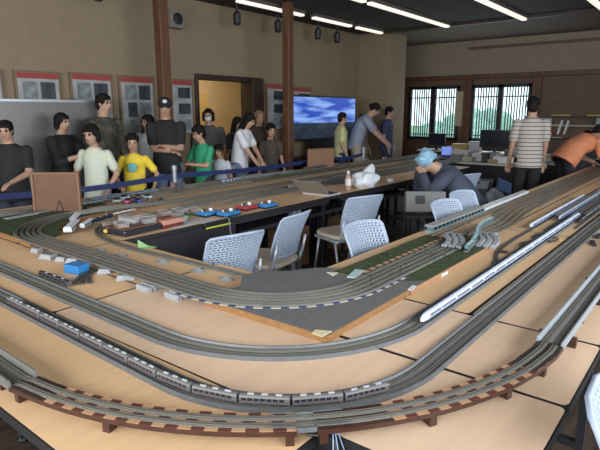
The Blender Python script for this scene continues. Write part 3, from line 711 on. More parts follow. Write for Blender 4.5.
# ---------------------------------------------------------------- chairs
M_chair = mat('chair_plastic', (.31, .37, .47), .45)
M_seat = mat('seat_fabric', (.50, .43, .35), .8, 0, .06, 60)
M_chleg = mat('chair_leg_grey', (.42, .45, .50), .35, .3)
def make_chair():
    t = thing('perforated_chair', 'x', 'chair', (0, 0, 0), 'white perforated chairs')
    # seat: rounded cushion, facing +x
    pr = []
    for k in range(28):
        a = 2*PI*k/28; e = .62
        pr.append((.225*math.copysign(abs(math.cos(a))**e, math.cos(a)), .23*math.copysign(abs(math.sin(a))**e, math.sin(a))))
    MB().prism(pr, .425, .46).build('seat', M_seat, t, bevel=.012)
    # backrest: curved sheet with rows of slots
    nu, nv = 62, 41; vs = []; fs = []
    def P(u, v):
        hw = .185+.015*v; ang = (u-.5)*2
        z = .495+.32*v + .012*(1-ang*ang)*v; x = -.235-.075*v*v-.035*v+.055*ang*ang
        y = hw*ang; return (x, y, z)
    for j in range(nv):
        for i in range(nu): vs.append(P(i/(nu-1), j/(nv-1)))
    for j in range(nv-1):
        for i in range(nu-1):
            hole = 3 <= i < nu-4 and 3 <= j < nv-3 and j % 2 == 1 and ((i+(j//2) % 2*1) % 4 in (1, 2))
            if (i in (0, nu-2) and j in (0, nv-2)): continue
            if not hole: fs.append((j*nu+i, j*nu+i+1, (j+1)*nu+i+1, (j+1)*nu+i))
    MB().add(vs, fs).build('backrest', M_chair, t, smooth=True, solid=.009)
    rim = [P(0, .03), P(0, .3), P(0, .6), P(0, .93), P(.03, .99), P(.2, 1), P(.5, 1), P(.8, 1), P(.97, .99), P(1, .93), P(1, .6), P(1, .3), P(1, .03)]
    MB().tube(rim, .008, 8).build('backrest_rim', M_chair, t, smooth=True)
    for s_ in (-1, 1):
        y = s_*.20
        MB().tube([(-.245, y, .62), (-.225, y, .52), (-.20, y, .44), (-.17, y, .40), (-.05, y, .395)], [.010, .012, .013, .013, .012], 8).build('back_support', M_chleg, t, smooth=True)
        for f, (xt, xb_) in enumerate(((.12, .20), (-.12, -.21))):
            l = MB().tube([(xt, y, .40), (xb_, y, .03)], [.012, .011], 8).build('leg', M_chleg, t, smooth=True)
            MB().lathe([(.008, 0), (.02, .002), (.022, .02), (.013, .035)], (xb_, y, 0), 10).build('castor', M_edge, l)
    MB().bb(-.17, .17, -.222, .222, .395, .42).build('seat_frame', M_chleg, t, bevel=.008)
    MB().tube([(-.05, -.22, .40), (.10, -.22, .40)], .012, 8).build('side_rail', M_chleg, t)
    return t
chair0 = make_chair()
def place_chair(x, y, deg, label, first=[True]):
    c = chair0 if first[0] else copy_tree(chair0); first[0] = False
    c.location = (x, y, 0); c.rotation_euler = (0, 0, R(deg)); c['label'] = label
    return c
CH = [  # pixel of the middle of the backrest top, facing (deg), label
    ((241, 234), 79, 'white perforated chair nearest the camera, beside inner table corner'),
    ((302, 213), 99, 'white chair seen nearly edge-on, beige seat, right of nearest chair'),
    ((369, 196), 72, 'white chair standing below the bottle and white plastic bag'),
    ((358, 222), 264, 'white chair tucked under green board table, before a bigger chair back'),
    ((441, 200), 260, 'white chair behind teal carriages, left one of overlapping pair'),
    ((458, 191), 260, 'white chair behind teal carriages, right one of overlapping pair'),
    ((473, 174), 72, 'greyer chair just behind the navy-shirted bending person'),
]
for (px, py), fa, lb in CH:
    x, y = G(px, py, .825); a = R(fa); place_chair(x+.33*math.cos(a), y+.33*math.sin(a), fa, lb)

# blue folding chair / crate area behind
# ---------------------------------------------------------------- people
M_skin = mat('skin', (.42, .25, .17), .55); M_eye = mat('eye_dark', (.03, .02, .02), .4); M_lip = mat('lip', (.35, .14, .11), .5)
M_hair = mat('black_hair', (.012, .010, .009), .75, 0, .4, 60, stretch=(1, 1, .2), spec=.15)
def cone(mb, a, b, ra, rb, n=12):
    """closed tapered capsule with rounded ends"""
    a = Vector(a); b = Vector(b); d = (b-a); L = d.length
    if L < 1e-5: mb.ball(a, ra, n); return
    u = d/L; pts = []; rs = []
    for k in (-90, -60, -30, 0): pts.append(a+u*ra*math.sin(R(k))); rs.append(max(ra*math.cos(R(k)), .0008))
    for k in (0, 30, 60, 90): pts.append(b+u*rb*math.sin(R(k))); rs.append(max(rb*math.cos(R(k)), .0008))
    mb.tube(pts, rs, n)
def loft(mb, secs, n=16):
    """elliptical sections: (centre, r_side, r_front, side_dir, front_dir)"""
    vs = []; fs = []
    for c, rs, rf, sd, fd in secs:
        for k in range(n):
            a = 2*PI*k/n; vs.append(Vector(c)+Vector(sd)*rs*math.cos(a)+Vector(fd)*rf*math.sin(a))
    for i in range(len(secs)-1):
        for k in range(n): fs.append((i*n+k, i*n+(k+1) % n, (i+1)*n+(k+1) % n, (i+1)*n+k))
    fs.append(tuple(range(n))[::-1]); fs.append(tuple((len(secs)-1)*n+k for k in range(n)))
    mb.add(vs, fs)
def ik(s, t, l1, l2, hint):
    s = Vector(s); t = Vector(t); d = t-s; L = min(d.length, (l1+l2)*.995); d.normalize(); t = s+d*L
    a = (l1*l1-l2*l2+L*L)/(2*L); h = math.sqrt(max(0, l1*l1-a*a)); hv = Vector(hint); hv = (hv-d*hv.dot(d)).normalized()
    return s+d*a+hv*h, t
def remesh(mb, name, mats, parent, vox, smooth=4, faceinfo=None):
    o = mb.build('tmp', mats if isinstance(mats, list) else [mats], None)
    d = Vector(o.location); o.data.transform(Matrix.Translation(d)); o.location = (0, 0, 0)
    m = o.modifiers.new('r', 'REMESH'); m.mode = 'VOXEL'; m.voxel_size = vox; m.use_smooth_shade = True
    m2 = o.modifiers.new('s', 'SMOOTH'); m2.iterations = smooth; m2.factor = .5
    bpy.context.view_layer.update(); dg = bpy.context.evaluated_depsgraph_get()
    me = bpy.data.meshes.new_from_object(o.evaluated_get(dg)); me.name = name
    bpy.data.objects.remove(o)
    me.materials.clear()
    for q in (mats if isinstance(mats, list) else [mats]): me.materials.append(q)
    for p in me.polygons: p.use_smooth = True; p.material_index = 0
    if faceinfo:
        for p in me.polygons:
            for c, r_, mi in faceinfo:
                if (p.center-c).length < r_: p.material_index = mi
    ob = bpy.data.objects.new(name, me); C.objects.link(ob); ob.parent = parent
    return ob
def person(label, x, y, face, h=1.68, lean=0, side=0, hands=None, head=(0, 0), hair='short', shirt=(.02, .02, .02), pants=(.03, .035, .06),
           sleeve='short', kid=False, vox=.009, shirt_m=None, cap=None, mask=False, sit=None, z0=0, group=None, feet=None, haircol=None, bend=.5, skinm=None, build_=1.0, legs_bare=False, shoe=(.05, .05, .05)):
    """local frame: +x = facing, +y = the person's left, z up"""
    root = thing('person', label, 'person', (0, 0, 0), group)
    k = h/1.70; hd = (1.16 if kid else 1.0); bw = build_*(.92 if kid else 1)
    hip = Vector((0, 0, (.50 if kid else .53)*h))
    if sit: hip = Vector((0, 0, sit))
    tl = .318*h                                         # pelvis to neck base
    def rotlean(a, s_): return Matrix.Rotation(a, 3, 'Y') @ Matrix.Rotation(-s_, 3, 'X')
    L1 = rotlean(R(lean*bend), R(side*.5)); L2 = rotlean(R(lean), R(side))
    waist = hip + L1 @ Vector((0, 0, tl*.38)); chest = waist + L2 @ Vector((0, 0, tl*.38)); neck = chest + L2 @ Vector((0, 0, tl*.24))
    X2 = L2 @ Vector((1, 0, 0)); Y2 = L2 @ Vector((0, 1, 0)); Z2 = L2 @ Vector((0, 0, 1)); X1 = L1 @ Vector((1, 0, 0)); Y1 = L1 @ Vector((0, 1, 0)); Z1 = L1 @ Vector((0, 0, 1))
    HR = L2 @ Matrix.Rotation(R(head[0]), 3, 'Z') @ Matrix.Rotation(R(head[1]), 3, 'Y')
    if lean > 25: HR = rotlean(R(lean*.55), R(side*.4)) @ Matrix.Rotation(R(head[0]), 3, 'Z') @ Matrix.Rotation(R(head[1]), 3, 'Y')
    HS = .132*h*hd if kid else .130*h                   # head height
    hc = neck + Z2*.003*h + HR @ Vector((.012*h, 0, HS*.60))
    sw = .108*h*bw; sh = {s_: neck - Z2*.052*h + Y2*s_*sw for s_ in (-1, 1)}
    ua, fa = .165*h, .145*h
    hands = hands or {}
    arms = {}
    for s_ in (-1, 1):
        hd_ = hands.get(s_)
        if hd_ is None: tg = sh[s_] + Vector((.05*h, s_*.05*h, -.29*h)); hint = (-1, s_*.3, 0)
        else: tg = Vector(hd_[:3])*k; hint = hd_[3] if len(hd_) > 3 else (-.4, s_*.7, -.6)
        el, wr = ik(sh[s_], tg, ua, fa, hint); arms[s_] = (sh[s_], el, wr)
    legs = {}
    for s_ in (-1, 1):
        hj = hip + Vector((0, s_*.052*h, -.01*h))
        ft = Vector((0, s_*.06*h, .045*h)) if not feet else Vector(feet[0 if s_ < 0 else 1])*k
        kn, an = ik(hj, ft, .245*h, .235*h, (1, 0, 0)); legs[s_] = (hj, kn, an)
    skin = skinm or M_skin
    b = MB()
    # head: skull, jaw, nose, ears, neck
    def H(v): return hc + HR @ Vector(v)
    q = HS/2
    b.ball(H((-.10*q, 0, .22*q)), (.80*q, .66*q, .78*q), 18, rot=HR); b.ball(H((.14*q, 0, -.32*q)), (.56*q, .52*q, .66*q), 16, rot=HR)
    b.ball(H((.34*q, 0, -.74*q)), (.26*q, .26*q, .2*q), 10, rot=HR)
    b.ball(H((.74*q, 0, -.12*q)), (.17*q, .12*q, .2*q), 8, rot=HR); cone(b, H((.66*q, 0, .12*q)), H((.80*q, 0, -.16*q)), .07*q, .10*q, 8)
    b.ball(H((.60*q, 0, -.46*q)), (.12*q, .22*q, .07*q), 8, rot=HR)
    for s_ in (-1, 1): b.ball(H((-.05*q, s_*.66*q, -.02*q)), (.13*q, .07*q, .2*q), 8, rot=HR); b.ball(H((.58*q, s_*.3*q, .28*q)), (.1*q, .2*q, .06*q), 8, rot=HR)
    cone(b, neck-Z2*.02*h, H((-.1*q, 0, -.5*q)), .036*h*bw, .033*h*bw)
    # torso
    loft(b, [(hip-Z1*.05*h, .080*h*bw, .058*h*bw, Y1, X1), (hip+Z1*.02*h, .092*h*bw, .066*h*bw, Y1, X1), (waist, .078*h*bw, .056*h*bw, Y1, X1), (chest, .094*h*bw, .066*h*bw, Y2, X2), (neck-Z2*.045*h, .092*h*bw, .052*h*bw, Y2, X2), (neck-Z2*.02*h, .062*h*bw, .045*h*bw, Y2, X2), (neck, .035*h, .032*h, Y2, X2)])
    for s_ in (-1, 1):
        s0, el, wr = arms[s_]
        b.ball(s0, .031*h*bw, 10); cone(b, s0, el, .031*h*bw, .024*h*bw); cone(b, el, wr, .024*h*bw, .016*h*bw)
        # hand: palm, five fingers
        d = (wr-el).normalized(); sd = d.cross(Vector((0, 0, 1)));
        if sd.length < .2: sd = d.cross(Vector((1, 0, 0)))
        sd.normalize(); pn = sd.cross(d).normalized(); hl = .052*h
        pc = wr + d*hl*.5; rot = Matrix((d, sd, pn)).transposed()
        b.ball(pc, (hl*.55, hl*.42, hl*.2), 10, rot=rot)
        for f in range(4):
            o_ = (f-1.5)*.24*hl; ln = hl*(.62, .78, .84, .68)[f]
            p0 = wr + d*hl*.92 + sd*o_; p1 = p0 + (d*.92 - pn*.35).normalized()*ln*.55; p2 = p1 + (d*.6 - pn*.8).normalized()*ln*.5
            cone(b, p0-d*hl*.15, p1, .0052*h, .005*h, 7); cone(b, p1, p2, .005*h, .0042*h, 7)
        ts = s_ if True else 1
        t0 = wr + d*hl*.3 + sd*hl*.36*(-ts if sd.y*s_ > 0 else ts); t1 = t0 + (d*.75 + (t0-wr-d*hl*.3).normalized()*.6 - pn*.2).normalized()*hl*.45; t2 = t1 + (d*.95 - pn*.3).normalized()*hl*.35
        cone(b, t0, t1, .0065*h, .0056*h, 7); cone(b, t1, t2, .0056*h, .0046*h, 7)
        hj, kn, an = legs[s_]
        b.ball(hj, .052*h*bw, 10); cone(b, hj, kn, .050*h*bw, .034*h*bw); cone(b, kn, an, .034*h*bw, .022*h*bw)
        cone(b, an-Vector((.01, 0, .022*h)), an+Vector((.10*h, 0, -.028*h)), .022*h, .017*h)
    eyes = [(H((.62*q, s_*.27*q, .13*q)), .115*q, 1) for s_ in (-1, 1)] + [(H((.72*q, 0, -.47*q)), .13*q, 2), (H((.66*q, .1*q, -.47*q)), .1*q, 2), (H((.66*q, -.1*q, -.47*q)), .1*q, 2)]
    eyes += [(H((.64*q, s_*.3*q, .34*q)), .085*q, 1) for s_ in (-1, 1)]
    remesh(b, 'body', [skin, M_eye, M_lip], root, vox, 2, eyes)
    # shirt
    sm = shirt_m or mat('shirt_%d_%d_%d' % tuple(int(c*99) for c in shirt), shirt, .85, 0, .12, 9)
    g = .008*h
    u = MB()
    loft(u, [(hip-Z1*.068*h, .102*h*bw+g, .080*h*bw+g, Y1, X1), (hip+Z1*.02*h, .096*h*bw+g, .070*h*bw+g, Y1, X1), (waist, .090*h*bw+g, .066*h*bw+g, Y1, X1), (chest, .098*h*bw+g, .068*h*bw+g, Y2, X2), (neck-Z2*.05*h, .094*h*bw+g, .054*h*bw+g, Y2, X2), (neck-Z2*.024*h, .066*h*bw+g*.8, .048*h*bw+g*.6, Y2, X2), (neck-Z2*.004*h, .042*h, .038*h, Y2, X2)], 20)
    for s_ in (-1, 1):
        s0, el, wr = arms[s_]
        u.ball(s0-Z2*.004*h-Y2*s_*.008*h, .032*h*bw+g*.6, 12)
        if sleeve == 'short': cone(u, s0, s0.lerp(el, .68), .031*h*bw+g*.6, .034*h*bw+g*.5)
        else: cone(u, s0, el, .034*h*bw+g, .028*h*bw+g); cone(u, el, el.lerp(wr, .92 if sleeve == 'long' else .35), .028*h*bw+g, .021*h*bw+g)
    remesh(u, 'shirt', sm, root, max(vox, .009), 3)
    # trousers
    pm = mat('trousers_%d_%d_%d' % tuple(int(c*99) for c in pants), pants, .85, 0, .12, 9)
    v = MB()
    loft(v, [(hip-Z1*.07*h, .086*h*bw+g*.6, .066*h*bw+g*.6, Y1, X1), (hip, .090*h*bw+g*.6, .068*h*bw+g*.5, Y1, X1), (hip+Z1*.035*h, .084*h*bw, .062*h*bw, Y1, X1)])
    for s_ in (-1, 1):
        hj, kn, an = legs[s_]; cone(v, hj, kn, .054*h*bw+g*.5, .040*h*bw+g*.4)
        if not legs_bare: cone(v, kn, an+Vector((0, 0, .01*h)), .040*h*bw+g*.4, .032*h*bw)
    remesh(v, 'trousers', pm, root, max(vox, .010), 3)
    so = MB()
    for s_ in (-1, 1):
        an = legs[s_][2]; f0 = an-Vector((.015*h, 0, .03*h)); f1 = an+Vector((.105*h, 0, -.03*h)); so.ball((f0+f1)/2, (.078*h, .030*h, .022*h), 12)
    so.build('shoes', mat('shoe_%d' % int(shoe[0]*99), shoe, .6), root, smooth=True)
    # hair / headwear
    hm = M_hair if not haircol else mat('hair_%d' % int(haircol[0]*99), haircol, .5, 0, .3, 60)
    if hair != 'scarf':
        hh = MB(); hh.ball(H((-.17*q, 0, .30*q)), (.84*q, .74*q, .80*q), 18, rot=HR)
        if hair == 'short':
            hh.ball(H((-.42*q, 0, -.12*q)), (.56*q, .64*q, .72*q), 14, rot=HR); hh.ball(H((-.34*q, 0, -.55*q)), (.40*q, .46*q, .42*q), 12, rot=HR)
            for k_ in range(14):
                a = random.uniform(-2.6, 2.6); e = random.uniform(.2, 1.2)
                hh.ball(H((-.15*q+math.cos(a)*math.cos(e)*.62*q, math.sin(a)*math.cos(e)*.56*q, .36*q+math.sin(e)*.60*q)), .24*q, 8)
            hh.ball(H((.36*q, 0, .66*q)), (.34*q, .5*q, .22*q), 10, rot=HR)
        if hair in ('bob', 'long'):
            lw = -.75 if hair == 'bob' else -1.7
            hh.ball(H((-.42*q, 0, -.2*q)), (.52*q, .74*q, .9*q), 14, rot=HR)
            for s_ in (-1, 1): cone(hh, H((-.1*q, s_*.66*q, .3*q)), H((-.12*q, s_*.70*q, lw*q*.8)), .26*q, .2*q)
            if hair == 'long': cone(hh, H((-.6*q, 0, 0)), H((-.75*q, 0, lw*q*1.3)), .5*q, .42*q); cone(hh, H((-.4*q, .4*q, 0)), H((-.5*q, .45*q, lw*q*1.2)), .35*q, .25*q); cone(hh, H((-.4*q, -.4*q, 0)), H((-.5*q, -.45*q, lw*q*1.2)), .35*q, .25*q)
            hh.ball(H((.38*q, 0, .56*q)), (.34*q, .56*q, .26*q), 10, rot=HR)
        if hair == 'tied': hh.ball(H((-.42*q, 0, 0)), (.5*q, .62*q, .6*q), 12, rot=HR); hh.ball(H((-1.0*q, 0, .1*q)), .3*q, 10); hh.ball(H((.38*q, 0, .58*q)), (.34*q, .52*q, .24*q), 10, rot=HR)
        remesh(hh, 'hair', hm, root, max(vox*.8, .008), 2)
        if cap:
            cm = mat('cap_%d_%d' % (int(cap[0]*99), int(cap[2]*99)), cap, .8)
            cc = MB(); cc.ball(H((-.12*q, 0, .42*q)), (.90*q, .80*q, .74*q), 18, rot=HR); cc.ball(H((.75*q, 0, .44*q)), (.55*q, .55*q, .10*q), 14, rot=HR)
            cp = remesh(cc, 'cap', cm, root, .008, 2)
            if hair == 'cap_logo' or cap[0] < .05: MB().ball(H((.70*q, 0, .78*q)), (.14*q, .28*q, .22*q), 10, rot=HR).build('cap_badge', M_white, cp, smooth=True)
    else:
        hh = MB(); hh.ball(H((-.25*q, 0, .30*q)), (1.02*q, .86*q, .86*q), 18, rot=HR)
        for k_ in range(16):
            a = random.uniform(-PI, PI); hh.ball(H((-.3*q+math.cos(a)*.62*q, math.sin(a)*.55*q, .3*q+random.uniform(-.1, .6)*q)), .34*q, 8)
        hh.ball(H((-1.0*q, 0, -.2*q)), (.36*q, .3*q, .3*q), 10, rot=HR)
        remesh(hh, 'head_scarf', mat('scarf_blue', (.24, .42, .56), .8, 0, .3, 22), root, .008, 2)
        e = MB(); e.ball(H((-.45*q, 0, -.25*q)), (.45*q, .60*q, .5*q), 12, rot=HR); remesh(e, 'hair', hm, root, .01, 1)
    if mask:
        mm = MB(); mm.ball(H((.42*q, 0, -.42*q)), (.42*q, .5*q, .42*q), 14, rot=HR); remesh(mm, 'face_mask', M_white, root, .008, 1)
    root.location = (x, y, z0); root.rotation_euler = (0, 0, R(face))
    return root

M_stripe = stripe_mat('striped_tee', (.44, .40, .36), (.17, .15, .15), .052, .70, .85, axis=2, src='Object')
M_floral = mat('floral_tee', (.62, .60, .42), .85, 0, .2, 30, col2=(.50, .58, .55))
M_camo = mat('dark_camo_shirt', (.10, .085, .06), .85, 0, .4, 14, col2=(.03, .03, .025))
def facing_px(dx): return dx
TOCAM = YAW*180/PI + 180          # facing the camera
# x,y from the pixel of the head centre at a given wall distance Y
def PX(px, Y): p = ONY(px, 130, Y); return p[0], p[1]
def addp(px, Y, zt, label, face, **k):
    x, y = PX(px, Y); return person(label, x, y, TOCAM+face, h=zt, **k)
def ztop(px, py, Y): return ONY(px, py, Y)[2]
# the crowd behind the barrier (face: 0 = toward the camera, + = turning to their left = picture right)
CR = [
    (7, 119, 5.42, 'person in black T-shirt at left picture edge, standing by the whiteboard', 10, dict(shirt=(.012, .012, .014), hands={1: (.33, .10, 1.03), -1: (.2, -.2, 1.0)}, head=(0, 12))),
    (61, 112, 5.72, 'person with bobbed dark hair in black top reaching right', 75, dict(shirt=(.012, .02, .02), hair='bob', hands={1: (.34, .0, 1.22), -1: (.30, -.1, 1.18)}, head=(0, 5), sleeve='elbow')),
    (104, 93, 5.82, 'tall person in dark patterned shirt looking toward the right', 60, dict(shirt_m=M_camo, head=(10, 5), sleeve='elbow')),
    (93, 122, 5.30, 'child in cream floral T-shirt with pale jeans facing the layout', -8, dict(shirt_m=M_floral, kid=True, pants=(.30, .36, .46), hair='bob', hands={1: (.12, .18, .72), -1: (.12, -.18, .72)}, head=(-5, 12))),
    (132, 132, 5.30, 'child in bright yellow T-shirt with teal print', 8, dict(shirt=(.78, .58, .05), kid=True, pants=(.03, .04, .09), hands={1: (.1, .22, .68), -1: (.14, -.14, .72)}, head=(5, 10))),
    (150, 114, 5.95, 'person in white T-shirt leaning behind the capped man', -25, dict(shirt=(.62, .64, .68), head=(-20, 5), build_=1.25)),
    (166, 97, 5.42, 'man in dark cap and black T-shirt with folded arms', 15, dict(shirt=(.014, .015, .02), cap=(.02, .02, .025), pants=(.12, .17, .28), hands={1: (.20, -.04, 1.12), -1: (.20, .04, 1.06)}, head=(0, 10))),
    (202, 123, 5.30, 'boy in green T-shirt looking down toward the left', -35, dict(shirt=(.03, .30, .15), kid=True, hands={1: (.24, .02, .88), -1: (.24, -.12, .82)}, head=(-15, 18))),
    (209, 108, 6.05, 'person wearing white face mask standing in the doorway', 0, dict(shirt=(.10, .09, .09), hair='bob', mask=True)),
    (219, 143, 5.30, 'small child in pale shirt right of the green-shirted boy', -20, dict(shirt=(.50, .52, .58), kid=True, pants=(.10, .12, .2), head=(0, 15))),
    (236, 116, 5.85, 'person with long black hair right of the doorway, dark top', 60, dict(shirt=(.03, .03, .035), hair='long', head=(15, 10), hands={1: (.25, .05, 1.05), -1: (.22, -.1, 1.0)})),
    (249, 113, 5.30, 'person in white T-shirt with long hair leaning toward the right', 75, dict(shirt=(.66, .66, .70), hair='long', lean=14, pants=(.16, .22, .34), hands={1: (.36, .05, .92), -1: (.34, -.1, .88)}, head=(0, 12))),
    (259, 110, 5.72, 'person with light brown hair in dark top behind white-shirted one', 20, dict(shirt=(.05, .035, .03), hair='short', haircol=(.20, .13, .07), head=(0, 10))),
    (270, 122, 5.45, 'child with dark hair in brown shirt before second timber post', 25, dict(shirt=(.07, .05, .04), kid=True, head=(0, 12))),
    (341, 112, 5.45, 'person in pale yellow shirt standing before the blue screen', 95, dict(shirt=(.56, .55, .28), pants=(.04, .06, .12), hair='short', head=(0, 5))),
    (362, 114, 5.85, 'person with dark hair behind the stooping grey-blue shirted one', 60, dict(shirt=(.30, .24, .17), pants=(.3, .25, .2))),
    (377, 104, 5.14, 'person in grey-blue shirt stooping over the layout by wall corner', 80, dict(shirt=(.25, .29, .36), hair='tied', lean=32, hands={1: (.62, .1, .86), -1: (.58, -.12, .86)}, head=(0, 20), pants=(.42, .34, .25), build_=1.05)),
    (387, 106, 5.42, 'person in navy top at far right of the crowd', 70, dict(shirt=(.04, .05, .11), head=(0, 10), hair='short')),
]
for px, py, Y, lb, fa, kw in CR:
    z = ztop(px, py, Y); ln = kw.get('lean', 0)
    if ln: z = z/(1-.40*(1-math.cos(R(ln))))+.02
    x, y = PX(px, Y)
    if ln: a = R(TOCAM+fa); sh_ = .42*z*math.sin(R(ln)); x -= sh_*math.cos(a); y -= sh_*math.sin(a)
    kk = dict(kw); hs = kk.get('hands')
    if hs: 
        f = 1.0/(1 if not kk.get('kid') else 1)
        base = 1.70
        kk['hands'] = {a_: tuple([v_ if kk.get('kid') is None else v_*(1.70/z) for v_ in b_[:3]]) for a_, b_ in hs.items()}
    pr_ = person(lb, x, y, TOCAM+fa, h=z, vox=.010, **kk)
    if 'yellow T-shirt' in lb:
        sh_o = [c for c in pr_.children if c.name.startswith('shirt')][0]; keep = Vector(pr_.location); pr_.location = (0, 0, 0)
        MB().ball((.108*z, 0, z*.70), (.012, .055, .055), 12).build('shirt_print', mat('teal_print', (.15, .42, .42), .7), sh_o); pr_.location = keep

# bending person with the blue head scarf
bx, by = 5.80, 2.20
person('person in navy shirt and pale blue head scarf bent over back table', bx, by, 128, h=1.70, lean=50, bend=.75, sit=.53, hair='scarf', shirt=(.045, .055, .085), pants=(.012, .012, .015), sleeve='long', vox=.007,
       hands={1: (.56, .10, .84), -1: (.56, -.06, .86)}, head=(0, 25), feet=((.34, -.12, .07), (.36, .12, .07)), build_=1.2)
t = thing('stool', 'dark stool under the bending person in navy', 'stool', (bx, by, 0))
MB().lathe([(.17, 0), (.18, .02), (.18, .04), (.15, .05)], (bx, by, .42), 20).build('seat', M_edge, t)
for a in range(4): MB().tube([(bx+.12*math.cos(PI/4+a*PI/2), by+.12*math.sin(PI/4+a*PI/2), .43), (bx+.17*math.cos(PI/4+a*PI/2), by+.17*math.sin(PI/4+a*PI/2), 0)], .012, 8).build('leg', M_steel, t)
# man seen from behind in the striped T-shirt
p = AT(531, 130, 7.0)
person('man seen from behind in pale grey striped T-shirt and black trousers', p[0], p[1], YAW*180/PI-8, h=1.735, shirt_m=M_stripe, pants=(.010, .010, .012), vox=.0065, hands={1: (.12, .215, .84, (-1, .3, 0)), -1: (.12, -.215, .84, (-1, -.3, 0))}, head=(-12, 4), build_=.98)
# person in orange shirt bent over the far end of the right arm
p = AT(566, 164, 8.0)
person('person in orange shirt bent over far end of right arm', p[0], p[1], YAW*180/PI-80, h=1.62, lean=68, bend=.6, shirt=(.78, .29, .15), pants=(.02, .02, .03), vox=.007, hands={1: (.62, .16, .80), -1: (.56, -.2, .80)}, head=(0, -10), build_=1.35)
p = AT(585, 132, 9.2)
person('person with dark hair seated behind the orange-shirted one', p[0], p[1], TOCAM+10, h=1.62, sit=.47, shirt=(.05, .05, .07), vox=.009, feet=((.36, -.1, .07), (.36, .1, .07)), head=(0, 20))
t = thing('stool', 'small dark stool behind orange-shirted person', 'stool', (p[0], p[1], 0))
MB().lathe([(.18, 0), (.18, .03)], (p[0], p[1], .35), 16).build('seat', M_edge, t)
MB().lathe([(.14, 0), (.03, .03), (.03, .35)], (p[0], p[1], 0), 12).build('base', M_edge, t)

# ---------------------------------------------------------------- barrier ribbon in front of the crowd
M_belt = mat('barrier_blue', (.012, .025, .11), .6)
posts = [(-.2, 4.99), (1.70, 4.99), (3.86, 4.99), (6.9, 4.99), (8.0, 4.99)]
pn = ['at left edge', 'right of black-shirted person at left edge', 'between capped man and green-shirted boy', 'near the second timber post', 'by the wall corner']
for i, (x, y) in enumerate(posts):
    t = thing('barrier_post', 'grey barrier post for blue ribbon, %s' % pn[i], 'post', (x, y, 0), 'barrier posts')
    MB().lathe([(.16, 0), (.16, .015), (.03, .035)], (x, y, 0), 20).build('base', M_edge, t)
    MB().lathe([(.028, .03), (.028, .86), (.034, .865), (.034, .92), (.01, .93)], (x, y, 0), 14).build('pole', M_steel, t)
for i in range(4):
    (x0, y0), (x1, y1) = posts[i], posts[i+1]; pts = [(x0+.035+(x1-x0-.07)*k/8, 4.99, .80-.035*math.sin(PI*k/8)) for k in range(9)]
    mb = MB()
    for k in range(8): 
        a, b = pts[k], pts[k+1]; mb.add([(a[0], 4.989, a[2]-.028), (b[0], 4.989, b[2]-.028), (b[0], 4.989, b[2]+.028), (a[0], 4.989, a[2]+.028), (a[0], 4.991, a[2]-.028), (b[0], 4.991, b[2]-.028), (b[0], 4.991, b[2]+.028), (a[0], 4.991, a[2]+.028)], [(0, 1, 2, 3), (4, 7, 6, 5), (0, 4, 5, 1), (3, 2, 6, 7)])
    tag(mb.build('barrier_ribbon', M_belt), 'blue barrier ribbon stretched in front of spectators, %s' % ['leftmost span', 'span below yellow T-shirt child', 'span right of the green-shirted boy', 'rightmost span'][i], 'ribbon', 'blue barrier ribbons')

# ---------------------------------------------------------------- foreground small things
def lump(name, label, cat, px, py, d, rz, m, z=.70, group=None, taper=.85, bevel=.004):
    x, y = G(px, py, z); return tag(MB().box((x, y, z+d[2]/2), d, R(rz), taper=taper).build(name, m, bevel=bevel), label, cat, group)
M_blue = mat('blue_plastic', (.02, .17, .42), .45)
x, y = G(77, 272); t = thing('blue_box', 'small bright blue box on left table beside track offcuts', 'box', (x, y, .70))
MB().box((x, y, .72), (.075, .10, .04), R(15)).build('box_body', M_blue, t, bevel=.003); MB().box((x, y, .742), (.078, .103, .008), R(15)).build('lid', M_blue, t, bevel=.002)
# dark carriage lying near it
a = Vector(G(41, 276)); b = Vector(G(70, 287)); t = thing('model_carriage', 'dark grey model carriage standing alone left of blue box', 'model carriage', (a.x, a.y, .70))
ang = math.atan2(b.y-a.y, b.x-a.x); ce = (a+b)/2
for nm, mb, mt in car_mesh((b-a).length, .024, .03, None, mat('carriage_dark', (.06, .06, .065), .45), M_under, M_glassw):
    X = Matrix.Translation((ce.x, ce.y, .70)) @ Matrix.Rotation(ang, 4, 'Z'); mb.v = [tuple(X @ Vector(v)) for v in mb.v]; mb.build(nm, mt, t)
# stacked curved track offcuts
for k in range(3):
    pth = spline([G(96-k*4, 273-k*.6), G(86-k*3, 275+k*1.5), G(77+k*1, 281+k*1.5)][::1] if False else [G(95-k*5, 270+k*1.5), G(89-k*5.5, 276+k*1.5), G(90-k*8, 284+k*.6)], .70)
    track('track_offcut', 'loose curved track piece beside blue box, %s of three' % ['nearest', 'middle', 'farthest'][k], pth, (0,), 'loose curved track pieces', bm=M_ballastD)
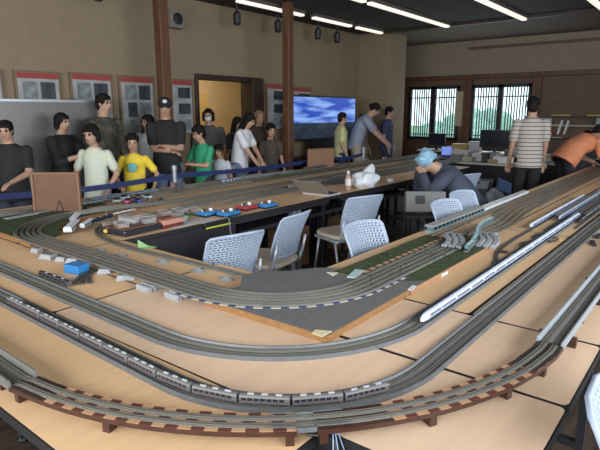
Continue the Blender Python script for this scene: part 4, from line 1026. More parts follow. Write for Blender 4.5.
# grey bridge pier blocks beside the main tracks
bl_ = [(37, 252, .05, .07, 'by the far plywood corner'), (49, 258, .07, .10, 'second from the plywood corner'), (62, 261, .045, .07, 'left of the blue box top edge'), (74, 262, .06, .08, 'behind the blue box'), (88, 266, .05, .06, 'just right of blue box back'), (105, 273, .05, .075, 'right of the loose curved track'), (126, 279, .06, .10, 'longest, left of the pier bundles')]
for i, (px, py, a, b, w_) in enumerate(bl_):
    x, y = G(px, py); t = thing('pier_block', 'pale grey bridge pier block %s' % w_, 'pier block', (x, y, .70), 'pier blocks beside the main tracks')
    MB().box((x, y, .713), (a, b, .026), R(10+i*7), taper=.72).build('block', M_pier, t, bevel=.003)
    MB().box((x, y, .7275), (a*.5, b*.6, .003), R(10+i*7)).build('top_plate', M_slabB, t)
for i, (px, py) in enumerate(((149, 289), (178, 297))):
    x, y = G(px, py)
    for k in range(3):
        tag(MB().lathe([(.001, -.05), (.0125, -.05), (.0125, .05), (.001, .05)], (0, 0, 0), 10, xf=Matrix.Translation((x-.028+.028*k, y, .713)) @ Matrix.Rotation(R(90), 4, 'X') @ Matrix.Rotation(0, 4, 'Z')).box((x-.028+.028*k, y, .704), (.022, .098, .008)).build('pier_tube', M_pier, bevel=0),
            'pale grey pier tube, %s of the %s bundle of three' % (['left', 'middle', 'right'][k], ['left', 'right'][i]), 'pier', 'pier tubes in two bundles')
for i, (px, py, w_) in enumerate(((100, 250, 'nearest the dark tray'), (121, 256, 'beside the green paper'), (163, 262, 'left of the two chairs'), (198, 271, 'close to the nearest chair back'), (226, 279, 'at edge of grey board'))):
    x, y = G(px, py); tag(MB().lathe([(.034, 0), (.024, .005), (.008, .014), (.002, .017)], (x, y, .70), 10, sy=1.6).build('plaster_cone', M_pier), 'small pale pyramid support between inner tracks, %s' % w_, 'support', 'pale pyramid supports')
x, y = G(138, 247); tag(MB().prism([(x-.06, y-.05), (x+.07, y-.10), (x+.06, y+.05)], .7005, .7015).add([(x-.02, y-.03, .701), (x+.05, y-.05, .701), (x+.02, y+.03, .74)], [(0, 1, 2)]).build('green_paper', mat('green_paper', (.32, .55, .24), .7)), 'folded pale green paper at the tip of the table gap', 'paper')
# wires hanging at the gap below the bridge track
M_wire = mat('wire_pale_blue', (.22, .30, .50), .4); M_wireb = mat('wire_black', (.02, .02, .02), .5)
gx, gy = G(326, 424, .735)
for k in range(3):
    tag(MB().tube([(gx+.004*k, gy, .745), (gx-.01+.01*k, gy-.03, .72), (gx-.05+.03*k, gy-.06, .66), (gx-.07+.05*k, gy-.05+.02*k, .50)], .0014, 6).build('hanging_wire', M_wire), 'pale blue wire hanging into the table gap, %s strand' % ['left', 'middle', 'right'][k], 'wire', 'pale wires in the front gap')
tag(MB().tube([(gx-.03, gy+.04, .70+.003), (gx-.015, gy+.01, .705), (gx, gy-.03, .70), (gx-.02, gy-.06, .62)], .004, 6).build('power_cable', M_wireb), 'black cable disappearing into the front table gap', 'cable')
tag(MB().box((.93, .55, .60), (.16, .20, .012), R(20)).build('dark_gap_sheet', M_edge), 'black sheet standing in for dark floor in front table gap', 'tray')  # black sheet standing in for the dark floor at the open table corner

# near chair at lower right, another at lower left
place_chair(1.98, -.13, 95, 'blurred white chair cut off at lower right corner') if False else None
c = copy_tree(chair0); c.location = (1.47, -.15, 0); c.rotation_euler = (0, 0, R(262)); c['label'] = 'white chair at lower right corner, beside pale tables'
c = copy_tree(chair0); c.location = (.18, 1.62, -.0); c.rotation_euler = (0, 0, R(20)); c['label'] = 'white chair pushed under table at lower left corner'

# ---------------------------------------------------------------- items on the green board and beyond
M_teal = mat('train_teal', (.10, .22, .24), .35); M_tealr = mat('train_teal_roof', (.20, .30, .31), .45)
PTe = [(2.90, 1.10, .735), (3.02, 1.115, .742), (3.15, 1.13, .752), (3.26, 1.17, .757), (3.40, 1.215, .757), (3.60, 1.245, .752), (3.95, 1.26, .745)]
track('raised_track', 'short raised track carrying teal carriages across the board end', [(p[0], p[1], p[2]-.002) for p in PTe], (0,), bm=M_ballast, slab=M_slab)
train('short teal train snaking across the end of green board', PTe, .02, 6, .145, .021, .034, M_teal, M_tealr, M_glassw, z=.006, name='teal_train')
for i, (px, py) in enumerate(((454, 243), (487, 242))):
    x, y = G(px, py, .72); u = Vector((math.cos(R(16)), math.sin(R(16)))); v_ = Vector((-u.y, u.x))
    for k in range(3):
        c_ = Vector((x, y)) + v_*(.042*(1-k)); pth = []
        for q in range(11):
            f = q/10-.5; p_ = c_ + u*(f*.36) + v_*(.02*math.sin(f*6)); pth.append((p_.x, p_.y, .742+.018*math.cos(f*PI)))
        mb = MB().sweep(pth, [(-.018, -.008), (-.018, .0), (-.012, .006), (.012, .006), (.018, .0), (.018, -.008)])
        for q in (0, 10): mb.box((pth[q][0], pth[q][1], (pth[q][2]+.7305)/2-.004), (.012, .03, max(.002, pth[q][2]-.7305)), R(16))
        tag(mb.build('arched_viaduct_piece', M_pier), 'grey arched viaduct piece, %s of the %s cluster by the teal train' % (['left', 'middle', 'right'][k], ['left', 'right'][i]), 'viaduct piece', 'arched viaduct pieces')
lump('grey_block', 'grey block right of the right arched viaduct cluster', 'block', 497, 240, (.09, .035, .03), 20, M_pier)
# catenary masts on the board
for i, (px, py) in enumerate(((371, 285), (400, 275), (431, 262), (445, 256), (425, 256), (452, 249))):
    x, y = G(px, py, .731); t = thing('catenary_mast', 'tiny dark catenary mast %s' % ['at the board joint', 'second from board joint', 'third from board joint', 'fourth from board joint', 'inner one above middle tracks', 'nearest the teal train'][i], 'mast', (x, y, .7305), 'catenary masts on the green board')
    MB().bb(x-.0015, x+.0015, y-.0015, y+.0015, .7305, .78).build('mast', M_dark, t); MB().bb(x-.001, x+.001, y-.0015, y+.035, .776, .778).build('arm', M_dark, t)
# station building with platform on inner edge
t = thing('model_station', 'long grey and teal model station beside inner table edge', 'model station', (3.9, 1.56, .70))
sx0, sx1, sy = 3.37, 4.38, 1.545
MB().bb(sx0, sx1, sy-.035, sy+.035, .70, .712).build('platform', M_pier, t)
MB().bb(sx0+.01, sx1-.01, sy-.022, sy+.026, .712, .745).build('building', mat('station_teal', (.10, .17, .19), .4), t)
MB().prism([(sx0-.005, sy-.034), (sx1+.005, sy-.034), (sx1+.005, sy+.036), (sx0-.005, sy+.036)], .745, .752).build('roof', mat('station_roof', (.36, .36, .34), .6), t)
for k in range(14): MB().bb(sx0+.03+.07*k, sx0+.075+.07*k, sy-.024, sy-.0215, .718, .738).build('window', M_glassw, t)
tag(MB().prism([(4.43, 1.53), (5.75, 1.545), (5.75, 1.61), (4.43, 1.61)], .7005, .725).build('white_carton', M_white, bevel=.004), 'long white flat carton on the inner table edge', 'carton')
# black curved track and striped train with platforms
tag_ = track('curved_siding', 'thin black curved siding left of the striped train', spline([(2.86, .925), (2.97, .945), (3.10, .985), (3.30, 1.01), (3.62, 1.02), (4.0, 1.02), (6.5, 1.03)], .70), (0,), bm=mat('siding_black', (.03, .03, .03), .6), slab=M_under)
M_plat = mat('platform_grey', (.26, .26, .235), .7, 0, .1, 30)
def platform(x0, x1, y0, y1, label):
    t = thing('model_platform', label, 'model platform', (x0, y0, .70))
    MB().prism([(x0, (y0+y1)/2-.01), (x0+.1, y0), (x1, y0), (x1, y1), (x0+.1, y1)], .70, .722).build('platform', M_plat, t)
    MB().bb(x0+.1, x1, y0+.004, y0+.007, .722, .7225).bb(x0+.1, x1, y1-.007, y1-.004, .722, .7225).build('edge_line', M_white, t)
platform(4.45, 8.5, .965, 1.0, 'long grey model platform between striped and white trains')
platform(4.62, 8.8, .795, .825, 'long grey model platform right of white bullet train nose') 
for k, (y, x0, lb) in enumerate(((.935, 3.95, 'between the platform and white train'), (.775, 4.15, 'nearest the grey double track'))):
    track('siding', 'dark siding on right arm, %s' % lb, [(x0, y, .70), (9.0, y, .70)], (0,), bm=M_ballastD)
STR = mat('train_blue_white', (.30, .38, .58), .35)
train('blue and white striped train left of the platforms', [(3.93, 1.026, .70), (8.8, 1.03, .70)], 0, 12, .15, .021, .032, STR, M_white, M_glassw, belt=mat('belt_blue', (.04, .08, .35), .4), nose=.03, z=.009, name='striped_train')
train('blue train with white nose between the two platforms', [(4.36, .935, .70), (8.8, .935, .70)], 0, 12, .15, .021, .032, mat('train_blue', (.10, .16, .34), .35), mat('train_roof_blue', (.34, .40, .50), .4), M_glassw, belt=M_white, nose=.04, z=.009, name='blue_train')
train('dark train beside the grey double track at far right', [(4.35, .775, .70), (8.8, .775, .70)], 0, 11, .15, .021, .032, mat('train_dark', (.03, .035, .05), .35), M_under, M_glassw, z=.009, name='dark_train')
for k in range(4):
    x, y = G(540+k*2.5, 235-k*1.6); pth = [(x-.16+.04*q, y+.02*math.sin(q*.5+k), .70) for q in range(9)]
    track('curved_offcut', 'dark loose curved track beside the white train, %s' % ['nearest', 'second', 'third', 'farthest'][k], pth, (0,), 'dark loose curved tracks', bm=M_ballastD)
for k, (px, py, lb) in enumerate(((526, 246, 'dark tangle of wire left of white train'), (552, 241, 'dark tangle of wire right of white train'))):
    x, y = G(px, py); rr = random.Random(k); pts = []
    for q in range(40): a = q*.75; r_ = .05+.02*math.sin(q*1.7); pts.append((x+r_*math.cos(a)*1.4, y+r_*math.sin(a)*.6, .703+.012*abs(math.sin(q*.9))))
    tag(MB().tube(pts, .0018, 5).build('wire_tangle', M_wireb), lb, 'wire')
lump('yellow_tag', 'yellow tag beside black siding end', 'tag', 511, 256, (.045, .02, .012), 30, mat('yellow_plastic', (.65, .48, .05), .5))
lump('black_plug', 'black plug next to the yellow tag', 'plug', 504, 253, (.03, .045, .014), 20, M_edge)
lump('yellow_tag', 'small yellow tag among wires right of white train', 'tag', 560, 240, (.05, .02, .008), 10, MATS['yellow_plastic'])
for k in range(2): lump('model_turnout', 'dark turnout piece by right picture edge, %s' % ['nearer', 'farther'][k], 'turnout', 593+k*5, 244-k*7, (.16, .03, .014), 15-k*10, M_under, group='turnouts by the right edge')
for k, (px, py) in enumerate(((566, 272), (571, 289), (590, 314))): pass

# ---------------------------------------------------------------- things on the back tables
M_brown = mat('brown_board', (.13, .055, .025), .6, 0, .12, 12, stretch=(1, 1, 6))
t = thing('wooden_box_panel', 'brown wooden display panel standing on left back table', 'panel', (2.08, 4.22, .70))
A = Vector((1.965, 4.39)); B = Vector((2.20, 4.10)); d = (B-A); L = d.length; an = math.atan2(d.y, d.x); ce = (A+B)/2
MB().box((ce.x, ce.y, .70+.17), (L, .02, .33), an).build('panel', M_brown, t, bevel=.003)
MB().box((ce.x, ce.y, .70+.34), (L+.02, .035, .018), an).build('top_rail', mat('brown_rail', (.18, .085, .04), .5), t, bevel=.003)
for e in (A, B): MB().box((e.x, e.y, .70+.17), (.018, .035, .34), an).build('side_rail', MATS['brown_rail'], t)
x, y = G(61, 217); t = thing('wire_easel', 'thin black wire easel in front of the brown panel', 'easel', (x, y, .70))
nx, ny = -math.sin(an), math.cos(an); ux, uy = math.cos(an), math.sin(an)
for s_ in (-.05, .05): MB().tube([(x+ux*s_-nx*.0, y+uy*s_, .70), (x, y, .84)], .003, 6).build('leg', M_edge, t)
MB().tube([(x, y, .84), (x+nx*.07, y+ny*.07, .70)], .003, 6).build('rear_leg', M_edge, t); MB().tube([(x-ux*.045, y-uy*.045, .715), (x+ux*.06, y+uy*.06, .715)], .003, 6).build('cross_bar', M_edge, t)
x, y = 6.45, 4.78; t = thing('wooden_box_panel', 'brown display panel at table edge left of blue screen stand', 'panel', (x, y, .70))
MB().box((x, y, .84), (.50, .02, .28), R(-15)).build('panel', mat('brown_board_pale', (.26, .14, .085), .6), t); MB().box((x, y, .985), (.52, .03, .015), R(-15)).build('top_rail', MATS['brown_rail'], t)
# white locomotive and blue / cream cars
def loco(label, px, py, L, w, h, ang, body, roof, belt=None, name='model_locomotive', nose=0, z=.712):
    x, y = G(px, py, z); t = thing(name, label, 'model train', (x, y, z))
    for nm, mb, mt in car_mesh(L, w, h, belt, body, roof, M_glassw, nose, True):
        X = Matrix.Translation((x, y, z)) @ Matrix.Rotation(R(ang), 4, 'Z'); mb.v = [tuple(X @ Vector(v)) for v in mb.v]; mb.build(nm, mt, t)
    return t
M_pink = mat('pink_stripe', (.55, .28, .25), .5)
loco('white and grey model train with pink stripe on left curve', 72, 229, .27, .055, .045, 50, mat('loco_white', (.55, .57, .60), .3), M_white, M_pink)
loco('white model carriage beside the pink-striped train', 87, 226, .20, .035, .04, 42, MATS['loco_white'], M_white, M_under)
loco('grey and white model carriage behind pink-striped train', 76, 220, .20, .05, .045, 50, mat('loco_grey', (.22, .24, .27), .4), M_white)
loco('dark blue model carriage on left back curve', 101, 221, .26, .028, .034, 22, mat('navy_body', (.015, .035, .09), .3), M_under)
loco('cream and brown model carriage behind dark blue carriage', 124, 215, .24, .028, .034, 12, mat('cream_brown', (.30, .17, .10), .4), M_white)
loco('yellow model carriage beside the dark tray', 111, 231, .17, .026, .03, 33, mat('yellow_body', (.55, .38, .04), .4), mat('brown_top', (.2, .09, .04), .5))
# tray with clear boxes
M_clear = mat('clear_box', (.50, .48, .47), .1, alpha=.38)
x, y = G(134, 235); t = thing('parts_tray', 'black tray piled with clear boxes near the table gap', 'tray', (2.14, 3.20, .70))
x, y = 2.10, 3.22
MB().box((x, y, .722), (.34, .26, .044), R(5)).build('tray', mat('tray_black', (.02, .022, .03), .3), t, bevel=.012); MB().box((x, y, .748), (.30, .22, .008), R(5)).build('tray_lining', M_brown, t)
rr = random.Random(4); M_inn = [mat('box_item_brown', (.22, .10, .06), .6), mat('box_item_white', (.55, .55, .55), .5), mat('box_item_grey', (.16, .16, .17), .5), mat('box_item_red', (.35, .08, .06), .5)]
where = ['on left of black tray', 'on middle of black tray', 'on right of black tray', 'behind the black tray, left', 'behind the black tray, centre', 'behind the black tray, right', 'left of the pink box', 'behind the pink box', 'farthest back near the toy cars', 'between tray and pink box', 'behind green tray, left', 'behind green tray, right']
spots = [(2.00, 3.20, .752), (2.10, 3.26, .752), (2.20, 3.19, .752), (2.08, 3.45, .70), (2.24, 3.47, .70), (2.40, 3.49, .70), (2.47, 3.40, .70), (2.62, 3.54, .70), (2.30, 3.58, .702), (2.52, 3.25, .70), (2.76, 3.52, .70), (2.84, 3.42, .70)]
for i, (x, y, z) in enumerate(spots):
    t = thing('clear_plastic_box', 'clear plastic model box %s' % where[i], 'box', (x, y, z), 'clear plastic boxes on the back table')
    w_, l_, h_ = rr.uniform(.07, .10), rr.uniform(.12, .15), rr.uniform(.03, .045); a = R(rr.uniform(-25, 25))
    MB().box((x, y, z+h_/2), (w_, l_, h_), a).build('box_shell', M_clear, t, bevel=.003)
    MB().box((x, y, z+h_*.4), (w_*.6, l_*.8, h_*.5), a).build('model_inside', M_inn[i % 4], t)
x, y = 2.36, 3.18; t = thing('pink_box', 'salmon pink box with dark red base beside the tray', 'box', (x, y, .70))
MB().box((x, y, .712), (.19, .17, .024), R(4)).build('base', mat('dark_red', (.13, .02, .02), .4), t, bevel=.003); MB().box((x, y, .742), (.18, .16, .036), R(4)).build('lid', mat('salmon', (.50, .22, .17), .6), t, bevel=.004)
MB().box((x, y, .763), (.09, .05, .006), R(12)).build('lid_item', M_brown, t)
x, y = 2.66, 3.38; t = thing('green_tray', 'small green circuit tray with clear items', 'tray', (x, y, .70))
MB().box((x, y, .706), (.17, .15, .012), R(6)).build('tray', mat('circuit_green', (.02, .16, .05), .5), t); MB().box((x-.02, y+.02, .722), (.08, .07, .02), R(20)).build('clear_item', M_clear, t)
for i, (x, y, a) in enumerate(((2.44, 3.10, 5), (2.60, 3.14, -6), (2.66, 3.08, 12))):
    tag(MB().box((x, y, .7010+.0008*i), (.20, .10, .0012), R(a)).build('paper_sheet', mat('paper', (.55, .56, .58), .6)), 'white paper sheet at table front edge, %s' % ['leftmost under green tray', 'middle', 'beneath the blue controller'][i], 'paper')
# power controllers
def controller(x, y, a, m, label):
    t = thing('power_controller', label, 'controller', (x, y, .70)); X = Matrix.Translation((x, y, .70)) @ Matrix.Rotation(R(a), 4, 'Z')
    MB().box((0, 0, .006), (.17, .12, .012), 0, xf=X).build('base', M_edge, t)
    MB().box((0, 0, .026), (.168, .118, .028), 0, xf=X, taper=.94).build('case', m, t, bevel=.004)
    MB().box((-.01, 0, .0405), (.13, .085, .002), 0, xf=X).build('face_plate', M_steel, t)
    MB().lathe([(.017, 0), (.014, .018), (.004, .02)], (.03, 0, .041), 12, xf=X).build('speed_knob', M_white, t)
    for k in range(2): MB().box((-.05+.03*k, .015, .046), (.008, .012, .012), 0, xf=X).build('switch', M_edge if k else M_white, t)
cx_, cy_ = G(208, 213, .72); controller(cx_, cy_, 2, M_blue, 'blue power controller leftmost, half behind paper sheets')
cx_, cy_ = G(230, 213.5, .72); controller(cx_, max(cy_, 3.10), 5, M_blue, 'blue power controller at table front edge, second from left')
cx_, cy_ = G(247, 207, .72); controller(cx_, cy_, 3, mat('red_plastic', (.32, .02, .03), .45), 'red power controller between the blue ones')
cx_, cy_ = G(267, 205, .72); controller(cx_, max(cy_, 3.10), 2, M_blue, 'blue power controller rightmost, by the red one')
x, y, z = ONY(219, 223, 3.02); tag(MB().box((x, 3.025, .655), (.26, .004, .012)).build('yellow_tape', mat('lime_tape', (.55, .55, .05), .5)), 'lime yellow strip on front edge of the back table', 'tape')
tag(MB().tube([(2.84, 3.06, .71), (2.84, 3.01, .70), (2.845, 3.005, .62), (2.86, 3.0, .50), (2.87, 3.02, .40)], .004, 6).build('loose_cord', M_steel), 'pale cord hanging over table edge above nearest chair', 'cord')
# laptop
hx_, hy_ = 4.22, 3.19; t = thing('laptop', 'open laptop with pale lid leaning back on table edge', 'laptop', (hx_, hy_, .70))
an = R(4)
X = Matrix.Translation((hx_, hy_, .70)) @ Matrix.Rotation(an, 4, 'Z')
MB().box((.115, 0, .009), (.23, .33, .018), 0, xf=X).build('base', mat('laptop_silver', (.42, .42, .42), .35), t, bevel=.004)
MB().box((.12, 0, .0186), (.16, .29, .001), 0, xf=X).build('keyboard', M_edge, t)
XL = X @ Matrix.Translation((0, 0, .018)) @ Matrix.Rotation(R(38), 4, 'Y')
MB().box((-.115, 0, .004), (.23, .33, .008), 0, xf=XL).build('lid', mat('laptop_lid', (.22, .205, .185), .35), t, bevel=.003)
MB().box((-.115, 0, .0085), (.21, .31, .001), 0, xf=XL).build('screen', M_glassw, t)
# bottle
x, y = G(348, 190.5); t = thing('drink_bottle', 'clear plastic bottle with pale label on the back table', 'bottle', (x, y, .70))
MB().lathe([(.028, 0), (.032, .008), (.031, .05), (.033, .06), (.033, .125), (.030, .15), (.016, .18), (.013, .19)], (x, y, .70), 18).build('bottle_body', mat('bottle_tea', (.42, .30, .22), .08, alpha=.75), t, smooth=True)
MB().lathe([(.0342, .055), (.0345, .058), (.0345, .122), (.0342, .125)], (x, y, .70), 18).build('label', mat('bottle_label', (.62, .55, .56), .5), t, smooth=True)
MB().lathe([(.0155, .188), (.0155, .21), (.012, .213)], (x, y, .70), 14).build('cap', M_white, t)
# crumpled white plastic bag
def crumple(name, label, cat, x, y, z, r, m, seed=1, peaks=()):
    rr = random.Random(seed); bm = bmesh.new(); bmesh.ops.create_icosphere(bm, subdivisions=4, radius=1)
    offs = [(Vector((rr.uniform(-1, 1), rr.uniform(-1, 1), rr.uniform(-1, 1))).normalized(), rr.uniform(-.22, .22)) for _ in range(60)]
    for v in bm.verts:
        n_ = v.co.normalized(); k = 1+sum(a*max(0, 1-((n_-o).length/.55))for o, a in offs)
        for pd, pa in peaks: k += pa*max(0, 1-((n_-Vector(pd).normalized()).length/.5))
        p = n_*k; v.co = Vector((p.x*r[0], p.y*r[1], max(p.z*r[2]+r[2]*.7, 0)))
    vs = [tuple(v.co+Vector((x, y, z))) for v in bm.verts]; fs = [tuple(v.index for v in f.verts) for f in bm.faces]; bm.free()
    return tag(MB().add(vs, fs).build(name, m), label, cat)
crumple('plastic_bag', 'crumpled white plastic bag on back table beside bottle', 'bag', 5.06, 3.12, .70, (.20, .11, .115), mat('bag_white', (.62, .65, .70), .3), 3, [((.5, 0, 1), .75), ((-1, 0, .3), .3)])
x, y = G(404, 181); crumple('paper_wad', 'small crumpled white tissue near bending person hands', 'tissue', 5.62, 3.12, .70, (.06, .04, .03), MATS['bag_white'], 5)
# toy vehicles on the far strip
toy = [(121, 203, (.55, .50, .50), 'white toy car, leftmost of the cluster'), (128, 200, (.60, .60, .62), 'white toy car behind the magenta one'), (131, 203.5, (.50, .08, .22), 'magenta toy car in the cluster'), (141, 199, (.25, .04, .03), 'dark red toy car in the cluster'), (141, 203, (.06, .06, .35), 'blue toy car right of magenta one'), (150, 199, (.45, .55, .62), 'pale blue toy car at right of cluster'), (153, 203, (.04, .03, .03), 'black toy car on wooden strip, left'), (164, 201, (.04, .03, .03), 'black toy car on wooden strip, right')]
for i, (px, py, c, lb) in enumerate(toy):
    x, y = G(px-3, py); t = thing('toy_car', lb, 'toy car', (x, y, .70)); s_ = 1.0 if i < 6 else .6
    X = Matrix.Translation((x, y, .70)) @ Matrix.Rotation(R(20*i), 4, 'Z') @ Matrix.Scale(s_, 4)
    MB().box((0, 0, .022), (.10, .045, .024), 0, xf=X).build('car_body', mat('toy_paint_%d' % i, c, .3), t, bevel=.005)
    MB().box((-.005, 0, .044), (.055, .040, .02), 0, xf=X, taper=.75).build('cabin', M_glassw, t, bevel=.003)
    for a in (-.03, .03):
        for b in (-.022, .022): MB().lathe([(.001, -.003), (.010, -.003), (.010, .003), (.001, .003)], (0, 0, 0), 10, xf=X @ Matrix.Translation((a, b, .010)) @ Matrix.Rotation(R(90), 4, 'X')).build('wheel', M_edge, t)
for i, (px, py) in enumerate(((175, 193), (181, 193))):
    x, y = G(px, py); t = thing('signal_stand', ['black trackside stand with pinkish face, left of the pair', 'black trackside stand with dark face, right of the pair'][i], 'stand', (x, y, .70), 'small black stands on the far strip')
    for s_ in (-.025, .025): MB().tube([(x+s_, y, .70), (x+s_*.3, y, .76)], .004, 6).build('leg', M_edge, t)
    MB().box((x, y, .785), (.09, .015, .055), R(-20)).build('face_board', mat('stand_face_%d' % i, ((.16, .09, .11), (.04, .04, .045))[i], .6), t)
lump('grey_card', 'grey card standing behind the small black stands', 'card', 190, 188, (.16, .01, .045), -10, M_slab, taper=1)
# buildings and scenery on far tables
fs_ = [(92, 204, (.30, .04, .02), 'long pale model wall left of toy cars'), (40, 216, (.26, .05, .035), 'pale model viaduct wall in front of brown panel'), (22, 220, (.25, .05, .03), 'pale model viaduct wall at left picture edge'), (232, 181, (.35, .03, .03), 'grey model fence behind red controller'), (300, 166, (.22, .07, .05), 'grey-blue model building below the far brown panel'), (252, 177, (.30, .03, .03), 'long grey model wall left of grey-blue building'), (345, 160, (.24, .03, .03), 'pale blue model building at the far table edge'), (357, 157, (.14, .03, .03), 'small grey model building right of pale blue one')]
for i, (px, py, d_, lb) in enumerate(fs_):
    x, y = G(px, py); y = min(y, 4.80); t = thing('model_building', lb, 'model building', (x, y, .70)); m_ = (M_slabB, M_pier, M_slab, mat('pale_blue_model', (.36, .46, .60), .5))[i % 4]
    MB().box((x, y, .70+d_[2]/2), d_, R(8)).build('walls', m_, t); MB().box((x, y, .70+d_[2]+.003), (d_[0]+.006, d_[1]+.006, .006), R(8)).build('roof', M_roofg if i % 2 else M_pier, t)
    X = Matrix.Translation((x, y, .70)) @ Matrix.Rotation(R(8), 4, 'Z')
    for k in range(5): MB().box((-d_[0]*.4+d_[0]*.2*k, -d_[1]/2, d_[2]*.5), (d_[0]*.1, .002, d_[2]*.4), 0, xf=X).build('window', M_glassw, t)
tn = [(4.63, 2.6, 5, (.20, .28, .40), 'blue-grey'), (4.665, 4.6, 7, (.35, .36, .38), 'silver'), (4.75, 6.0, 6, (.30, .08, .06), 'dark red'), (4.50, 5.2, 8, (.10, .16, .12), 'dark green'), (3.70, 4.4, 5, (.30, .25, .18), 'beige'), (3.79, 5.4, 7, (.18, .20, .24), 'slate')]
for y, x0, nc_, c, nm in tn:
    train('%s model train standing on back table tracks' % nm, [(x0, y, .70), (9.6, y+.01, .70)], 0, nc_, .15, .021, .032, mat('train_body_'+nm, c, .35), M_roofg, M_glassw, z=.009, name='back_train')
# green scenic ground strips on far tables
tag(MB().prism([(1.45, 4.34), (2.6, 4.34), (2.6, 4.46), (1.45, 4.46)], .7005, .706).build('green_ground_mat', M_green), 'green ground mat strip at the far left behind brown panel', 'mat')
tag(MB().prism([(4.6, 4.42), (9.4, 4.42), (9.4, 4.46), (4.6, 4.46)], .7005, .712).build('olive_hedge_strip', mat('olive_ground', (.10, .09, .03), .9, 0, .5, 40)), 'long olive hedge strip along far back table', 'scenery strip')
wd = MB().prism([(2.6, 4.19), (9.5, 4.22), (9.5, 4.30), (2.6, 4.27)], .7005, .703); tag(wd.build('wooden_strip', mat('strip_wood', (.50, .33, .17), .5)), 'long bare wooden strip along the middle of back tables', 'wood strip')

# ---------------------------------------------------------------- far right background: tables, monitors, clutter
M_wtop = mat('white_table_top', (.42, .40, .37), .4); M_cloth = mat('black_cloth', (.012, .012, .014), .9)
ft = [((8.6, 9.1), (2.55, 3.65), 'pale-topped worktable behind grey chair'), ((9.25, 9.7), (2.0, 4.2), 'pale-topped worktable in second row by windows'), ((10.9, 11.4), (2.6, 5.4), 'worktable under the windows holding monitors'), ((10.9, 11.4), (.6, 2.5), 'worktable behind orange-shirted person')]
for (x0, x1), (y0, y1), lb in ft:
    t = thing('worktable', lb, 'table', ((x0+x1)/2, (y0+y1)/2, 0))
    MB().bb(x0, x1, y0, y1, .68, .71).build('tabletop', M_wtop, t, bevel=.004); MB().bb(x0+.02, x0+.03, y0+.02, y1-.02, .25, .68).build('front_cloth', M_cloth, t)
    for a in (x0+.05, x1-.05):
        for b in (y0+.06, y1-.06): MB().bb(a-.015, a+.015, b-.015, b+.015, 0, .68).build('leg', M_dark, t)
def mon(x, y, w_, h_, face, label, lit=None, z=.71):
    t = thing('monitor', label, 'monitor', (x, y, z)); X = Matrix.Translation((x, y, z)) @ Matrix.Rotation(R(face), 4, 'Z')
    MB().box((0, 0, .008), (.16, .22, .016), 0, xf=X).build('foot', M_edge, t); MB().box((0, 0, .08), (.03, .05, .13), 0, xf=X).build('neck', M_edge, t)
    MB().box((.0, 0, .10+h_/2), (.03, w_, h_), 0, xf=X).build('display_case', M_edge, t, bevel=.004)
    MB().box((-.016, 0, .10+h_/2), (.002, w_-.03, h_-.03), 0, xf=X).build('display', lit or M_glassw, t)
mon(11.05, 3.72, .62, .36, 5, 'large black monitor below the right window'); mon(11.05, 5.0, .40, .26, 0, 'black monitor below left window')
mon(11.0, 5.22+.1, .26, .20, 0, 'small lit lilac screen left of black monitor', mat('lit_screen', (.20, .28, .75), .4, emis=.5)) if False else None
t = thing('laptop', 'laptop with lilac lit screen below left window', 'laptop', (9.5, 4.1, .71))
MB().bb(9.3, 9.5, 3.98, 4.2, .71, .725).build('base', M_edge, t); MB().bb(9.5, 9.51, 3.98, 4.2, .72, .90).build('lid', M_edge, t); MB().bb(9.497, 9.5, 3.99, 4.19, .735, .89).build('screen', mat('lit_screen', (.20, .28, .75), .4, emis=.5), t)
rr = random.Random(11)
cl = [(9.42, 3.75, .71, (.22, .30, .12), (.40, .38, .36), 'grey open carton on the second worktable, left'), (9.45, 3.35, .71, (.22, .26, .10), (.35, .34, .33), 'pale grey carton on the second worktable, middle'), (9.48, 2.95, .71, (.15, .12, .16), (.03, .03, .04), 'black device on second worktable'), (9.45, 2.62, .71, (.20, .30, .07), (.45, .46, .48), 'low white tray on second worktable right'), (11.1, 4.45, .71, (.22, .34, .14), (.36, .28, .10), 'mustard yellow box below left window'), (11.1, 4.15, .71, (.22, .22, .20), (.42, .42, .44), 'white box between the two windows on table'), (11.15, 3.2, .71, (.25, .25, .12), (.45, .47, .5), 'white carton right of large monitor'), (8.85, 3.45, .71, (.18, .26, .05), (.30, .26, .20), 'flat brown box on nearest worktable, left'), (8.85, 3.12, .71, (.14, .10, .14), (.02, .02, .025), 'black camera case on nearest worktable'), (8.85, 2.80, .71, (.18, .34, .09), (.48, .47, .45), 'white parts tray on nearest worktable, right'), (11.1, 2.2, .71, (.25, .3, .1), (.5, .5, .5), 'white carton behind orange-shirted person'), (11.1, 1.85, .71, (.2, .16, .16), (.02, .02, .03), 'black case with lamp behind orange-shirted person'), (11.1, 1.2, .71, (.2, .3, .12), (.3, .3, .32), 'grey box at right picture edge by shelves')]
for i, (x, y, z, d_, c, lb) in enumerate(cl):
    t = thing('storage_box', lb, 'box', (x, y, z)); m_ = mat('box_col_%d' % i, c, .6); a = R(rr.uniform(-14, 14))
    MB().box((x, y, z+d_[2]/2), d_, a).build('box_body', m_, t, bevel=.005); MB().box((x, y, z+d_[2]+.006), (d_[0]+.012, d_[1]+.012, .014), a).build('lid', m_, t, bevel=.002)
rr2 = random.Random(21)
